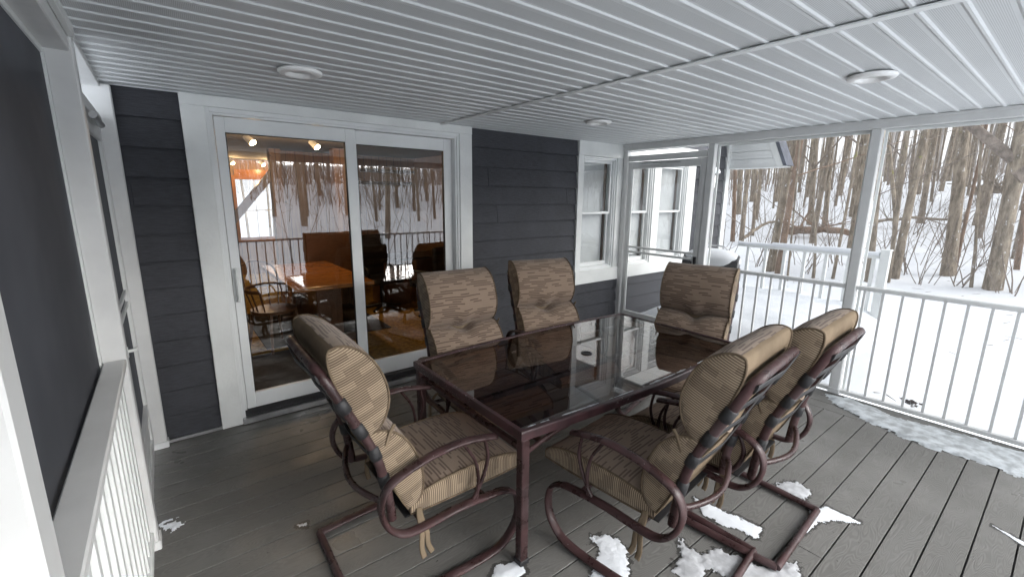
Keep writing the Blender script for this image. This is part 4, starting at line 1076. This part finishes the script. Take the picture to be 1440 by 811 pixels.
# saplings / shrubs near the railing
def shrub(px, py, n, h, seed, label, spread=.8):
    p, k = hit(px, py); rg = random.Random(seed); mb = MB()
    for i in range(n):
        a = rg.uniform(0, 6.28); d = Vector((math.cos(a)*spread*rg.uniform(.2, 1), math.sin(a)*spread*rg.uniform(.2, 1), 1)).normalized()
        limb(mb, Vector((rg.uniform(-.15, .15), rg.uniform(-.15, .15), -.1)), d, .012*rg.uniform(.6, 1.2), h*rg.uniform(.5, 1), 2, rg, 5, .5, 8, .2)
    o = mb.build('bare_shrub', M['twig']); o.location = p; tag(o, label, 'shrub', 'leafless shrubs in the snow'); return o
for i, (px, py, n, h, lb, sp) in enumerate((
 (1300, 400, 7, 2.6, 'tangled leafless shrub left of the thick straight tree', .8), (1350, 402, 6, 2.4, 'leafless shrub between the thick straight tree and the forked tree', .9),
 (1415, 415, 6, 2.2, 'leafless shrub at the foot of the forked tree, far right', 1.0), (1270, 385, 6, 2.3, 'leafless shrub at the foot of the leaning lichen-spotted tree', .7),
 (1325, 345, 6, 2.6, 'mid-slope leafless shrub behind the thick straight tree', .8), (1240, 360, 5, 2.2, 'leafless shrub behind the white end post', .7),
 (1180, 372, 6, 2.2, 'leafless shrub behind the snow-topped railing, left of the middle post', .8), (1130, 385, 6, 2.0, 'leafless shrub behind the middle of the snow-topped railing', .8),
 (1070, 375, 5, 2.0, 'leafless shrub at the left end of the snow-topped railing', .7), (1385, 350, 7, 2.4, 'mid-slope leafless shrub left of the forked tree limb', .9),
 (1285, 330, 6, 2.4, 'mid-slope leafless shrub below the brush line', .9), (1110, 330, 5, 2.0, 'leafless shrub beside the fallen log', .9))):
    shrub(px, py, n, h, 300+i, lb, sp)
mb = MB(); rg = random.Random(9)
for k in range(420):
    x = rg.uniform(5.6, 22); y = rg.uniform(-9, 3)
    if y > -2.6 and x < 9: continue
    p = Vector((x, y, gz(x, y)+.012)); a = rg.uniform(0, 6.28); ln = rg.uniform(.03, .22); q = p+Vector((math.cos(a)*ln, math.sin(a)*ln, 0)); q.z = gz(q.x, q.y)+.014
    mb.tube([p, q], [.004, .002], 4, caps=False)
tag(mb.build('twig_litter', M['bark_dark']), 'small twigs littering the snow beyond the railing', 'twigs', kind='stuff')
# fallen logs
def log(pa, pb, r_, label, sag=0, mat='bark_red', up_=.25):
    a, _ = hit(*pa); b, _ = hit(*pb); a = a+Vector((0, 0, up_)); b = b+Vector((0, 0, up_)); rg = random.Random(int(pa[0]))
    pts = [a.lerp(b, i/10)+Vector((0, 0, sag*math.sin(math.pi*i/10)+rg.uniform(-.05, .05))) for i in range(11)]
    o = MB(); o.tube([p-a for p in pts], [r_*(1-.4*i/10) for i in range(11)], 9)
    for k in range(6):
        i = rg.randint(2, 9); limb(o, pts[i]-a, Vector((rg.uniform(-1, 1), rg.uniform(-1, 1), rg.uniform(-.1, .8))).normalized(), r_*.3, 1.2, 1, rg)
    t = o.build('fallen_log', M[mat]); t.location = a; tag(t, label, 'log'); return t
log((1105, 334), (1194, 338), .16, 'reddish fallen log lying across the slope behind the snow-topped railing', .1)
log((1222, 322), (1352, 322), .06, 'thin dark fallen branch stretched between the lichen-spotted and thick trees', .15, 'bark_dark')
log((1044, 346), (1100, 322), .06, 'thin slanting fallen branch left of the reddish log', .2, 'bark_dark')
log((1372, 285), (1418, 290), .22, 'dark snow-dusted log on the ridge left of the forked tree', .1, 'bark_dark', .5)

# ------------------------------------------------------------------ light
w = bpy.data.worlds.new('World'); scn.world = w; w.use_nodes = True
nt = w.node_tree; nt.nodes.clear()
SEL, SAZ = 22, 152
sky = nt.nodes.new('ShaderNodeTexSky'); sky.sky_type = 'NISHITA'; sky.sun_disc = False; sky.sun_elevation = R(SEL); sky.sun_rotation = R(SAZ)
sky.air_density = 1.0; sky.dust_density = 4.0; sky.ozone_density = 1.0
hs = nt.nodes.new('ShaderNodeHueSaturation'); hs.inputs['Saturation'].default_value = .16
mxs = nt.nodes.new('ShaderNodeMix'); mxs.data_type = 'RGBA'; mxs.inputs[0].default_value = .55; mxs.inputs[7].default_value = (7.2, 7.5, 7.9, 1)   # overcast: even grey-white cloud deck
bg = nt.nodes.new('ShaderNodeBackground'); bg.inputs[1].default_value = .080; out = nt.nodes.new('ShaderNodeOutputWorld')
nt.links.new(sky.outputs[0], hs.inputs['Color']); nt.links.new(hs.outputs[0], mxs.inputs[6]); nt.links.new(mxs.outputs[2], bg.inputs[0]); nt.links.new(bg.outputs[0], out.inputs[0])
sl_ = bpy.data.lights.new('sun', 'SUN'); sl_.energy = .8; sl_.angle = R(50); sl_.color = (1, .98, .95)
so = bpy.data.objects.new('sun', sl_); COL.objects.link(so)
az = R(SAZ); sd_ = Vector((math.sin(az)*math.cos(R(SEL)), math.cos(az)*math.cos(R(SEL)), math.sin(R(SEL))))
so.rotation_euler = sd_.to_track_quat('Z', 'Y').to_euler()
scn.view_settings.view_transform = 'Standard'; scn.view_settings.look = 'None'; scn.view_settings.exposure = 2.82; scn.view_settings.gamma = 1
scn.render.engine = 'CYCLES'
cy = scn.cycles; cy.max_bounces = 10; cy.diffuse_bounces = 6; cy.glossy_bounces = 5; cy.transparent_max_bounces = 24; cy.caustics_reflective = False; cy.caustics_refractive = False
